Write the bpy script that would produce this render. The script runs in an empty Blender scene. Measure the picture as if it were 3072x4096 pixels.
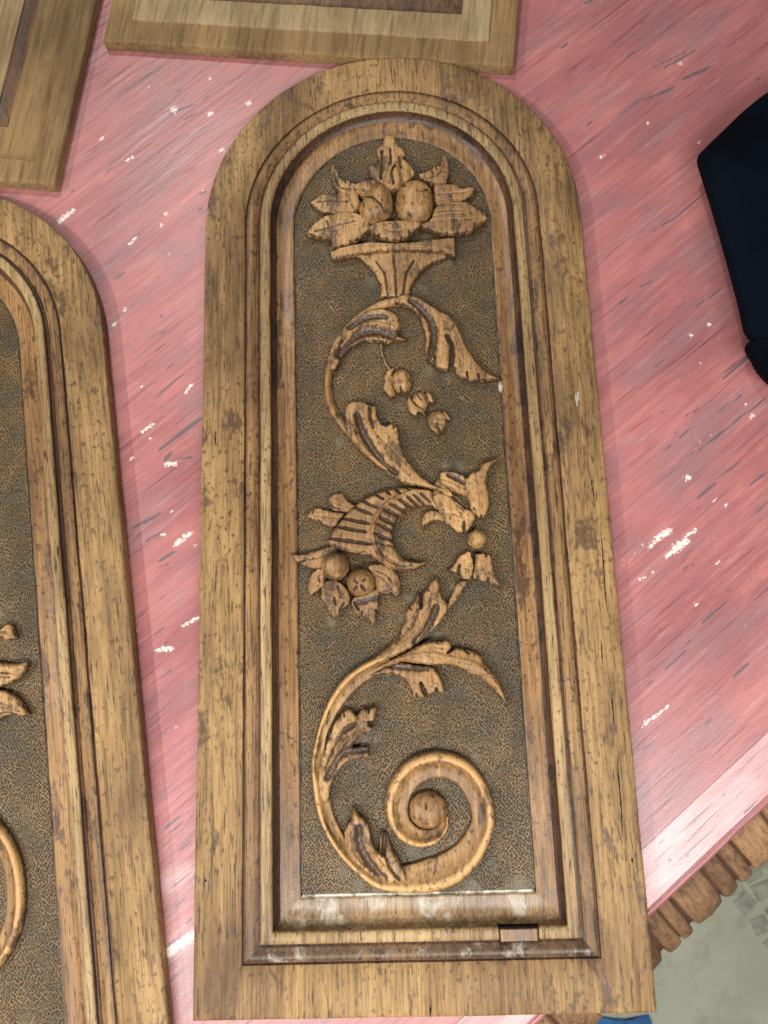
import bpy, math, random
import numpy as np
from mathutils import Matrix, Vector

random.seed(7); rng = np.random.default_rng(7)
scene = bpy.context.scene
COL = scene.collection
D = math.radians

# ------------------------------------------------------------------ camera
PANEL_T = 0.012                       # panel thickness; table top is z = 0
cam_d = bpy.data.cameras.new('camera')
cam = bpy.data.objects.new('camera', cam_d); COL.objects.link(cam)
ROT = np.array([-0.19125926, 0.03505131, -0.03708001])
def rodrigues(w):
    t = np.linalg.norm(w); k = w / t
    K = np.array([[0, -k[2], k[1]], [k[2], 0, -k[0]], [-k[1], k[0], 0]])
    return np.eye(3) + math.sin(t) * K + (1 - math.cos(t)) * K @ K
Rwc = rodrigues(ROT) @ np.diag([1, -1, -1.0])       # world -> optical axes (x right, y down, z ahead)
axes = np.diag([1, -1, -1.0]) @ Rwc                 # rows: camera right, up, back
M = Matrix([[*axes[:, 0], 0], [*axes[:, 1], 0], [*axes[:, 2], 0], [0, 0, 0, 1]])
cam.matrix_world = Matrix.Translation((0.1525255, 0.23335826, 0.51155476 + PANEL_T)) @ M
cam_d.sensor_fit = 'VERTICAL'; cam_d.sensor_height = 36.0
cam_d.lens = 2840 / 4096 * 36.0
cam_d.clip_start = 0.01; cam_d.clip_end = 60
cam_d.dof.use_dof = True; cam_d.dof.focus_distance = 0.53; cam_d.dof.aperture_fstop = 6.5
scene.camera = cam

# ------------------------------------------------------------------ light: an indoor workshop
world = bpy.data.worlds.new('World'); scene.world = world; world.use_nodes = True
bg = world.node_tree.nodes['Background']
bg.inputs[0].default_value = (0.86, 0.93, 1.0, 1); bg.inputs[1].default_value = 0.045
def area(name, loc, target, sx, sy, power, col):
    l = bpy.data.lights.new(name, 'AREA'); l.shape = 'RECTANGLE'; l.size = sx; l.size_y = sy
    l.energy = power; l.color = col
    o = bpy.data.objects.new(name, l); COL.objects.link(o); o.location = loc
    o.rotation_euler = (Vector(target) - Vector(loc)).to_track_quat('-Z', 'Y').to_euler()
    return o
# long bench fitting behind the photographer, a lamp to the left, a lamp farther up the room
area('bench_light', (0.14, -0.28, 0.92), (0.08, 0.03, 0), 1.5, 0.13, 19.5, (1.0, 0.97, 0.93))
area('side_light', (-1.50, 0.05, 1.55), (0.0, 0.15, 0), 0.12, 0.12, 24, (1.0, 0.95, 0.87))
area('far_light', (-0.40, 1.85, 2.0), (0.1, 0.5, 0), 0.22, 0.18, 19, (1.0, 0.96, 0.90))

vs = scene.view_settings
vs.view_transform = 'Standard'; vs.look = 'None'; vs.exposure = 0.0; vs.gamma = 1.0; vs.use_curve_mapping = False
scene.render.engine = 'CYCLES'
scene.cycles.max_bounces = 5
scene.cycles.use_denoising = False

# ------------------------------------------------------------------ helpers
def s2l(r, g, b, a=1.0):
    f = lambda v: (v / 255 / 12.92) if v <= 10.3 else ((v / 255 + 0.055) / 1.055) ** 2.4
    return (f(r), f(g), f(b), a)

def mesh_object(name, verts, faces, mat, parent=None, smooth=True, attrs=None, kind=None):
    me = bpy.data.meshes.new(name)
    verts = np.asarray(verts, dtype=np.float32); faces = np.asarray(faces, dtype=np.int32)
    if faces.ndim == 2:
        n, k = faces.shape
        me.vertices.add(len(verts)); me.vertices.foreach_set('co', verts.ravel())
        me.loops.add(n * k); me.loops.foreach_set('vertex_index', faces.ravel())
        me.polygons.add(n)
        me.polygons.foreach_set('loop_start', np.arange(0, n * k, k, dtype=np.int32))
        me.polygons.foreach_set('loop_total', np.full(n, k, dtype=np.int32))
        me.polygons.foreach_set('use_smooth', np.full(n, smooth))
        me.update(calc_edges=True)
    for an, av in (attrs or {}).items():
        a = me.attributes.new(an, 'FLOAT', 'POINT'); a.data.foreach_set('value', np.asarray(av, dtype=np.float32))
    me.validate()
    me.materials.append(mat)
    o = bpy.data.objects.new(name, me); COL.objects.link(o)
    if parent: o.parent = parent
    if kind: o['kind'] = kind
    return o

def poly_object(name, verts, faces, mat, parent=None, smooth=False):
    me = bpy.data.meshes.new(name); me.from_pydata([tuple(v) for v in verts], [], faces)
    me.update()
    if smooth: me.polygons.foreach_set('use_smooth', np.full(len(me.polygons), True))
    me.materials.append(mat)
    o = bpy.data.objects.new(name, me); COL.objects.link(o)
    if parent: o.parent = parent
    return o

def thing(name, label, cat, loc=(0, 0, 0), rz=0.0, group=None):
    o = bpy.data.objects.new(name, None); COL.objects.link(o); o.empty_display_size = 0.05
    o.location = loc; o.rotation_euler = (0, 0, rz); o['label'] = label; o['category'] = cat
    if group: o['group'] = group
    return o

def box_mesh(x0, x1, y0, y1, z0, z1, b=0.001):
    """a box whose upper edges are chamfered"""
    v = [(x0, y0, z0), (x1, y0, z0), (x1, y1, z0), (x0, y1, z0),
         (x0, y0, z1 - b), (x1, y0, z1 - b), (x1, y1, z1 - b), (x0, y1, z1 - b),
         (x0 + b, y0 + b, z1), (x1 - b, y0 + b, z1), (x1 - b, y1 - b, z1), (x0 + b, y1 - b, z1)]
    f = [(3, 2, 1, 0), (8, 9, 10, 11)]
    for i in range(4):
        j = (i + 1) % 4
        f += [(i, j, j + 4, i + 4), (i + 4, j + 4, j + 8, i + 8)]
    return v, f

# value noise on a lattice, for the small unevenness of hand work
_LAT = rng.random((64, 64))
def vnoise(x, y, s):
    x = np.asarray(x) / s; y = np.asarray(y) / s
    xi = np.floor(x).astype(int); yi = np.floor(y).astype(int); fx = x - xi; fy = y - yi
    fx = fx * fx * (3 - 2 * fx); fy = fy * fy * (3 - 2 * fy)
    g = lambda a, b: _LAT[a % 64, b % 64]
    return (g(xi, yi) * (1 - fx) + g(xi + 1, yi) * fx) * (1 - fy) + (g(xi, yi + 1) * (1 - fx) + g(xi + 1, yi + 1) * fx) * fy - 0.5

# ------------------------------------------------------------------ materials
class NT:
    def __init__(self, name):
        self.m = bpy.data.materials.new(name); self.m.use_nodes = True
        self.t = self.m.node_tree; self.t.nodes.clear()
        self.out = self.n('ShaderNodeOutputMaterial'); self.b = self.n('ShaderNodeBsdfPrincipled')
        self.l(self.b.outputs[0], self.out.inputs[0])
    def n(self, ty, **kw):
        n = self.t.nodes.new(ty)
        for k, v in kw.items(): setattr(n, k, v)
        return n
    def l(self, a, b): self.t.links.new(a, b)
    def set(self, node, idx, v):
        if hasattr(v, 'is_linked') or isinstance(v, bpy.types.NodeSocket): self.l(v, node.inputs[idx])
        else: node.inputs[idx].default_value = v
    def coords(self, shift=True):
        tc = self.n('ShaderNodeTexCoord')
        if not shift: return tc.outputs['Object']
        oi = self.n('ShaderNodeObjectInfo')
        sc = self.n('ShaderNodeVectorMath', operation='SCALE'); self.l(oi.outputs['Location'], sc.inputs[0]); sc.inputs['Scale'].default_value = 3.7
        ad = self.n('ShaderNodeVectorMath', operation='ADD'); self.l(tc.outputs['Object'], ad.inputs[0]); self.l(sc.outputs[0], ad.inputs[1])
        return ad.outputs[0]
    def mapping(self, co, scale=(1, 1, 1), rot=(0, 0, 0), loc=(0, 0, 0)):
        m = self.n('ShaderNodeMapping'); self.l(co, m.inputs[0])
        m.inputs['Scale'].default_value = scale; m.inputs['Rotation'].default_value = rot; m.inputs['Location'].default_value = loc
        return m.outputs[0]
    def noise(self, co, scale, detail=3, rough=0.55, dist=0.0):
        n = self.n('ShaderNodeTexNoise'); self.l(co, n.inputs['Vector'])
        n.inputs['Scale'].default_value = scale; n.inputs['Detail'].default_value = detail
        n.inputs['Roughness'].default_value = rough; n.inputs['Distortion'].default_value = dist
        return n.outputs['Fac']
    def ramp(self, v, lo, hi, a=0.0, b=1.0):
        m = self.n('ShaderNodeMapRange', interpolation_type='SMOOTHSTEP'); self.l(v, m.inputs[0])
        m.inputs[1].default_value = lo; m.inputs[2].default_value = hi; m.inputs[3].default_value = a; m.inputs[4].default_value = b
        return m.outputs[0]
    def math(self, op, a, b=0.0, clamp=False):
        m = self.n('ShaderNodeMath', operation=op); m.use_clamp = clamp
        self.set(m, 0, a); self.set(m, 1, b); return m.outputs[0]
    def mix(self, fac, a, b, blend='MIX'):
        m = self.n('ShaderNodeMix', data_type='RGBA', blend_type=blend)
        self.set(m, 0, fac); self.set(m, 6, a); self.set(m, 7, b); return m.outputs[2]
    def attr(self, name):
        a = self.n('ShaderNodeAttribute'); a.attribute_name = name; return a.outputs['Fac']
    def bump(self, h, strength, dist, prev=None):
        b = self.n('ShaderNodeBump'); self.l(h, b.inputs['Height']); b.inputs['Strength'].default_value = strength
        b.inputs['Distance'].default_value = dist
        if prev is not None: self.l(prev, b.inputs['Normal'])
        return b.outputs[0]
    def done(self, col, rough, normal=None, spec=0.5):
        self.set(self.b, 'Base Color', col); self.set(self.b, 'Roughness', rough)
        self.b.inputs['Specular IOR Level'].default_value = spec
        if normal is not None: self.l(normal, self.b.inputs['Normal'])
        return self.m

def old_wood(name, light, dark, stain, blot=0.5, patch=0.4, pores=0.8, rough=0.45, residue=0.0, varnish=False, spec=0.4, hair=0.6):
    """stripped old hardwood: long grain along local y, hairlines and open pores, leftover dark varnish in spots"""
    t = NT(name); co = t.coords()
    low = t.noise(t.mapping(co, (1, 0.35, 1)), 12, 5, 0.62)
    col = t.mix(t.ramp(low, 0.34, 0.66), dark, light)
    streak = t.noise(t.mapping(co, (1, 0.05, 1)), 300, 3, 0.62)
    deep = tuple(c * f for c, f in zip(dark[:3], (0.46, 0.42, 0.38))) + (1,)
    col = t.mix(t.ramp(streak, 0.46, 0.72, 0.0, 0.55), col, deep)
    col = t.mix(t.ramp(streak, 0.28, 0.46, 0.4, 0.0), col, tuple(min(1, c * 1.25) for c in light[:3]) + (1,))
    hl = t.noise(t.mapping(co, (1, 0.035, 1), loc=(1, 5, 0)), 900, 2, 0.5)
    col = t.mix(t.math('MULTIPLY', t.ramp(hl, 0.50, 0.68), hair), col, deep)
    # broken pore dashes
    mask = t.noise(t.mapping(co, (1, 0.5, 1), loc=(2, 2, 2)), 24, 4, 0.65)
    pore = t.ramp(t.noise(t.mapping(co, (1, 0.10, 1)), 700, 2, 0.5), 0.60, 0.655)
    pore = t.math('MULTIPLY', t.math('MULTIPLY', pore, t.ramp(mask, 0.42, 0.58)), pores)
    col = t.mix(pore, col, s2l(52, 38, 30))
    # leftover varnish: small spots, and larger worn patches
    sn = t.noise(t.mapping(co, (1, 0.6, 1)), 340, 4, 0.6, 0.15)
    spots = t.math('MULTIPLY', t.ramp(sn, 1.0 - blot * 0.76, 1.08 - blot * 0.76), t.ramp(mask, 0.60, 0.42, 0.25, 1.0))
    big = t.ramp(t.math('ADD', t.noise(t.mapping(co, (1, 0.4, 1), loc=(3, 1, 2)), 62, 5, 0.62, 0.4), t.math('MULTIPLY', t.math('SUBTRACT', sn, 0.5), 0.35)), 1.0 - patch * 0.8, 1.12 - patch * 0.8)
    v = t.math('MAXIMUM', t.math('MULTIPLY', spots, 0.8), t.math('MULTIPLY', big, 0.8))
    if varnish:
        va = t.math('ADD', t.attr('varnish'), t.math('MULTIPLY', t.math('SUBTRACT', sn, 0.5), 1.5))
        v = t.math('MAXIMUM', v, t.math('MULTIPLY', t.ramp(va, 0.38, 0.66), 0.95))
    if varnish: col = t.mix(t.ramp(t.attr('varnish'), 0.0, -0.6, 0.0, 0.7), col, tuple(min(1, c * 1.42) for c in light[:3]) + (1,))   # paler ridges
    col = t.mix(t.math('MULTIPLY', v, 0.88), col, stain)
    r = t.math('SUBTRACT', t.math('ADD', t.math('MULTIPLY', mask, 0.3), rough - 0.12), t.math('MULTIPLY', v, 0.12))
    if residue > 0:
        rs = t.ramp(t.noise(t.mapping(co, (1, 0.7, 1), loc=(7, 3, 1)), 60, 5, 0.68, 0.4), 1.02 - residue * 0.6, 1.16 - residue * 0.6)
        col = t.mix(t.math('MULTIPLY', rs, 0.6), col, s2l(186, 180, 165))
    nrm = t.bump(t.math('ADD', t.math('MULTIPLY', hl, -0.7), t.math('MULTIPLY', sn, 0.6)), 0.5, 0.0006)
    return t.done(col, r, nrm, spec)

STAIN = s2l(62, 44, 37)
M_FRAME = old_wood('frame_wood', s2l(171, 137, 89), s2l(105, 79, 51), STAIN, blot=0.59, patch=0.55, pores=0.75, rough=0.55, spec=0.3, hair=0.5)
M_MOULD = old_wood('moulding_wood', s2l(158, 122, 76), s2l(104, 76, 48), s2l(52, 35, 34), blot=0.60, patch=0.55, pores=0.85, rough=0.48, hair=0.8)
M_MOULD_B = old_wood('moulding_wood_dark_dusty', s2l(122, 95, 66), s2l(74, 54, 38), s2l(44, 30, 25), blot=0.57, patch=0.57, pores=0.6, rough=0.40, residue=0.78)
M_FILLET = old_wood('fillet_wood', s2l(176, 148, 102), s2l(134, 107, 70), s2l(58, 44, 38), blot=0.57, patch=0.46, pores=1.0, rough=0.48, hair=0.8)
M_COVE = old_wood('cove_wood', s2l(164, 124, 76), s2l(112, 82, 52), s2l(56, 38, 37), blot=0.58, patch=0.57, pores=0.7, rough=0.40)
M_COVE_B = old_wood('cove_wood_dust_sheen', s2l(158, 130, 94), s2l(114, 91, 66), s2l(62, 48, 42), blot=0.53, patch=0.48, pores=0.6, rough=0.3, residue=0.84)  # whitening is residue plus sheen painted into the colour
M_COVE_E = old_wood('cove_edge_wood', s2l(100, 72, 50), s2l(62, 45, 39), s2l(34, 26, 30), blot=0.58, patch=0.60, pores=0.5, rough=0.36)
M_QUIRK = old_wood('varnish_filled_quirk', s2l(104, 74, 54), s2l(68, 47, 40), s2l(38, 25, 26), blot=0.6, patch=0.60, pores=0.3, rough=0.40)
M_CARVE = old_wood('carved_wood', s2l(188, 148, 96), s2l(132, 98, 62), s2l(40, 32, 33), blot=0.585, patch=0.595, pores=0.55, rough=0.44, varnish=True, hair=0.3)
M_DOOR = old_wood('pale_door_wood', s2l(152, 123, 82), s2l(104, 81, 54), s2l(88, 63, 42), blot=0.46, patch=0.42, pores=0.15, rough=0.65, hair=0.25, spec=0.3)
M_DOOR_B = old_wood('bare_door_wood', s2l(170, 148, 112), s2l(130, 107, 76), s2l(112, 84, 58), blot=0.46, patch=0.42, pores=0.15, rough=0.7, residue=0.58, hair=0.25, spec=0.3)
M_DOOR_D = old_wood('stained_door_wood', s2l(120, 88, 58), s2l(78, 53, 36), s2l(44, 29, 23), blot=0.6, patch=0.56, pores=0.4, rough=0.5)
M_LOBE = old_wood('lobe_wood', s2l(154, 118, 84), s2l(106, 79, 57), s2l(78, 55, 44), blot=0.54, patch=0.54, pores=0.2, rough=0.55, residue=0.6, hair=0.3)

def ground_mat():
    t = NT('punched_ground_wood'); co = t.coords()
    warp = t.n('ShaderNodeTexNoise'); t.l(co, warp.inputs['Vector']); warp.inputs['Scale'].default_value = 45; warp.inputs['Detail'].default_value = 1
    va = t.n('ShaderNodeVectorMath', operation='SCALE'); t.l(warp.outputs['Color'], va.inputs[0]); va.inputs['Scale'].default_value = 0.012
    ad = t.n('ShaderNodeVectorMath', operation='ADD'); t.l(co, ad.inputs[0]); t.l(va.outputs[0], ad.inputs[1])
    vo = t.n('ShaderNodeTexVoronoi', voronoi_dimensions='2D'); t.l(t.mapping(ad.outputs[0], (1, 0.8, 0), rot=(0, 0, 0.7)), vo.inputs['Vector'])
    vo.inputs['Scale'].default_value = 690; vo.inputs['Randomness'].default_value = 0.45
    depth = t.noise(co, 170, 4, 0.65)
    pit = t.math('MULTIPLY', t.ramp(vo.outputs['Distance'], 0.17, 0.44, 1.0, 0.0), t.ramp(depth, 0.32, 0.52, 0.55, 1.0))
    big = t.noise(t.mapping(co, (1, 0.7, 1)), 24, 5, 0.65)
    col = t.mix(t.ramp(big, 0.36, 0.64), s2l(92, 75, 50), s2l(120, 95, 61))
    col = t.mix(t.ramp(depth, 0.5, 0.68, 0.0, 0.4), col, s2l(134, 105, 68))
    grey = t.ramp(t.noise(t.mapping(co, (1, 1, 1), loc=(4, 2, 1)), 48, 5, 0.68), 0.46, 0.64)
    col = t.mix(t.math('MULTIPLY', grey, 0.6), col, s2l(84, 79, 63))
    col = t.mix(t.math('MULTIPLY', pit, 0.9), col, s2l(34, 31, 30))
    da = t.ramp(t.math('ADD', t.attr('dust_sheen'), t.math('MULTIPLY', t.math('SUBTRACT', depth, 0.5), 1.5)), 0.15, 1.0)
    col = t.mix(t.math('MULTIPLY', da, 0.4), col, s2l(112, 106, 88))
    col = t.mix(t.math('MULTIPLY', t.math('MULTIPLY', t.math('MULTIPLY', da, da), pit), 0.38), col, s2l(182, 178, 160))  # white pits: residue with painted glints
    nrm = t.bump(t.math('SUBTRACT', t.math('MULTIPLY', depth, 0.8), pit), 0.9, 0.0008)
    return t.done(col, t.ramp(big, 0.3, 0.7, 0.55, 0.42), nrm, 0.4)
M_GROUND = ground_mat()

def groove_mat():
    t = NT('scribed_line'); co = t.coords()
    dust_sheen = t.ramp(t.noise(co, 130, 4, 0.6), 0.42, 0.58)
    col = t.mix(dust_sheen, s2l(54, 48, 44), s2l(92, 82, 66))
    return t.done(col, 0.35)
M_GROOVE = groove_mat()
def groove_dust_sheen_mat():
    t = NT('scribed_line_dust_sheen'); co = t.coords()
    dust_sheen = t.ramp(t.noise(co, 130, 4, 0.6), 0.36, 0.56)
    return t.done(t.mix(dust_sheen, s2l(104, 96, 82), s2l(188, 184, 168)), 0.35)  # pale tone mixes residue with a specular sheen painted in
M_GROOVE_B = groove_dust_sheen_mat()

def plain(name, col, rough=0.6, spec=0.4, var=0.15, scale=80):
    t = NT(name); co = t.coords()
    c2 = tuple(c * (1 - var) for c in col[:3]) + (1,)
    return t.done(t.mix(t.ramp(t.noise(co, scale, 4), 0.35, 0.65), c2, col), rough, t.bump(t.noise(co, scale * 3, 3), 0.2, 0.0006), spec)
M_HOLE = plain('dark_hole', s2l(22, 18, 16), 0.8, 0.1)
M_RESIDUE = plain('white_residue', s2l(176, 172, 156), 0.6, 0.3, 0.35, 260)

def paint_mat(name, pale):
    t = NT(name); co = t.coords(False)
    mid = t.mapping(co, (0.22, 1, 1))
    tone = t.ramp(t.noise(t.mapping(co, (0.5, 1, 1)), 13, 5, 0.6, 0.4), 0.3, 0.7)
    a, b = (s2l(188, 120, 117), s2l(154, 96, 96)) if not pale else (s2l(200, 164, 164), s2l(182, 138, 139))
    col = t.mix(tone, b, a)
    mauve = t.ramp(t.noise(t.mapping(co, (0.4, 1, 1), loc=(5, 1, 0)), 26, 5, 0.65, 0.3), 0.44, 0.66)
    col = t.mix(t.math('MULTIPLY', mauve, 0.75), col, s2l(148, 112, 115) if not pale else s2l(204, 180, 184))
    salmon = t.ramp(t.noise(t.mapping(co, (0.35, 1, 1), loc=(1, 8, 0)), 34, 5, 0.68), 0.54, 0.70)
    col = t.mix(t.math('MULTIPLY', salmon, 0.55), col, s2l(208, 130, 122) if not pale else s2l(214, 166, 162))
    fine = t.noise(t.mapping(co, (0.06, 1, 1)), 260, 4, 0.65)
    col = t.mix(t.ramp(t.noise(t.mapping(co, (0.03, 1, 1), loc=(3, 3, 0)), 110, 3, 0.6), 0.46, 0.66, 0.0, 0.42), col, s2l(156, 92, 96))
    col = t.mix(t.ramp(fine, 0.34, 0.56, 0.36, 0.0), col, s2l(132, 84, 90))
    col = t.mix(t.ramp(fine, 0.56, 0.74, 0.0, 0.22), col, s2l(226, 190, 188))
    edge = t.math('SUBTRACT', t.noise(mid, 300, 3, 0.6), 0.5)
    wash = t.ramp(t.math('ADD', t.math('MULTIPLY', t.attr('wash'), 0.7), t.math('MULTIPLY', t.math('SUBTRACT', tone, 0.5), 0.5)), 0.15, 1.0)
    col = t.mix(t.math('MULTIPLY', wash, 0.36), col, s2l(222, 204, 204))
    # thin scrapes and speckles down to grey wood
    thin = t.ramp(t.noise(t.mapping(co, (0.07, 1, 1), loc=(2, 2, 0)), 190, 3, 0.55), 0.625, 0.70)
    thin = t.math('MULTIPLY', t.math('MULTIPLY', thin, mauve), 0.7)
    red = t.ramp(t.math('ADD', t.attr('redline'), t.math('MULTIPLY', edge, 1.4)), 0.4, 0.9)
    col = t.mix(t.math('MULTIPLY', red, 0.6), col, s2l(150, 74, 74))
    sc = t.ramp(t.math('ADD', t.attr('scrape'), t.math('MULTIPLY', t.math('SUBTRACT', fine, 0.5), 2.6)), 0.42, 0.80)
    sc = t.math('MAXIMUM', t.math('MULTIPLY', sc, 0.88), thin)
    lines = t.ramp(t.noise(t.mapping(co, (0.035, 1, 1), loc=(4, 7, 0)), 330, 2, 0.5), 0.62, 0.70)
    col = t.mix(t.math('MULTIPLY', t.math('MULTIPLY', lines, t.ramp(tone, 0.9, 0.3, 0.35, 1.0)), 0.7), col, s2l(108, 66, 74))
    sp = t.noise(t.mapping(co, (0.7, 1, 1)), 250, 2, 0.5)
    sc = t.math('MAXIMUM', sc, t.math('MULTIPLY', t.ramp(sp, 0.71, 0.74), t.ramp(tone, 0.2, 0.6, 0.8, 0.0)))
    col = t.mix(sc, col, t.mix(fine, s2l(62, 58, 66), s2l(118, 104, 110)))
    wn = t.math('ADD', t.math('MULTIPLY', edge, 0.8), t.math('MULTIPLY', t.math('SUBTRACT', t.noise(co, 420, 4, 0.7), 0.5), 3.0))
    wh = t.ramp(t.math('ADD', t.attr('white'), wn), 0.5, 0.85)
    wh = t.math('MAXIMUM', wh, t.math('MULTIPLY', t.ramp(sp, 0.245, 0.215), t.ramp(salmon, 0.1, 0.6)))
    col = t.mix(t.math('MULTIPLY', wh, 0.9), col, s2l(230, 224, 214))
    r = t.math('ADD', t.math('MULTIPLY', tone, 0.12), 0.33)
    nrm = t.bump(t.math('ADD', fine, t.math('MULTIPLY', edge, 0.6)), 0.35, 0.0006)
    return t.done(col, r, nrm, 0.65)
M_PAINT = paint_mat('pink_worn_paint', False)
M_PAINT_P = paint_mat('pale_pink_worn_paint', True)

def fabric_mat():
    t = NT('navy_fabric'); co = t.coords()
    w1 = t.n('ShaderNodeTexWave'); t.l(t.mapping(co, (1, 1, 1), rot=(0, 0, 0.6)), w1.inputs['Vector']); w1.inputs['Scale'].default_value = 700
    w1.inputs['Distortion'].default_value = 1.0
    col = t.mix(t.ramp(t.noise(co, 14, 3), 0.35, 0.65), s2l(3, 6, 12), s2l(6, 13, 25))
    m = t.done(col, 0.85, t.bump(w1.outputs['Fac'], 0.4, 0.0003), 0.06)
    
    return m
M_FABRIC = fabric_mat()

def floor_mat():
    t = NT('grey_green_concrete'); co = t.coords(False)
    col = t.mix(t.ramp(t.noise(co, 5, 5, 0.6), 0.3, 0.7), s2l(196, 198, 174), s2l(214, 216, 194))
    col = t.mix(t.math('MULTIPLY', t.ramp(t.noise(co, 16, 6, 0.7, 0.5), 0.5, 0.7), 0.5), col, s2l(160, 162, 140))
    return t.done(col, 0.7, t.bump(t.noise(co, 60, 5), 0.3, 0.002), 0.3)
M_FLOOR = floor_mat()
M_STONE = plain('dark_grey_stone', s2l(188, 190, 170), 0.8, 0.3, 0.35, 60)
M_BLUE = plain('blue_cloth', s2l(74, 132, 196), 0.7, 0.3, 0.3, 40)

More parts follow.
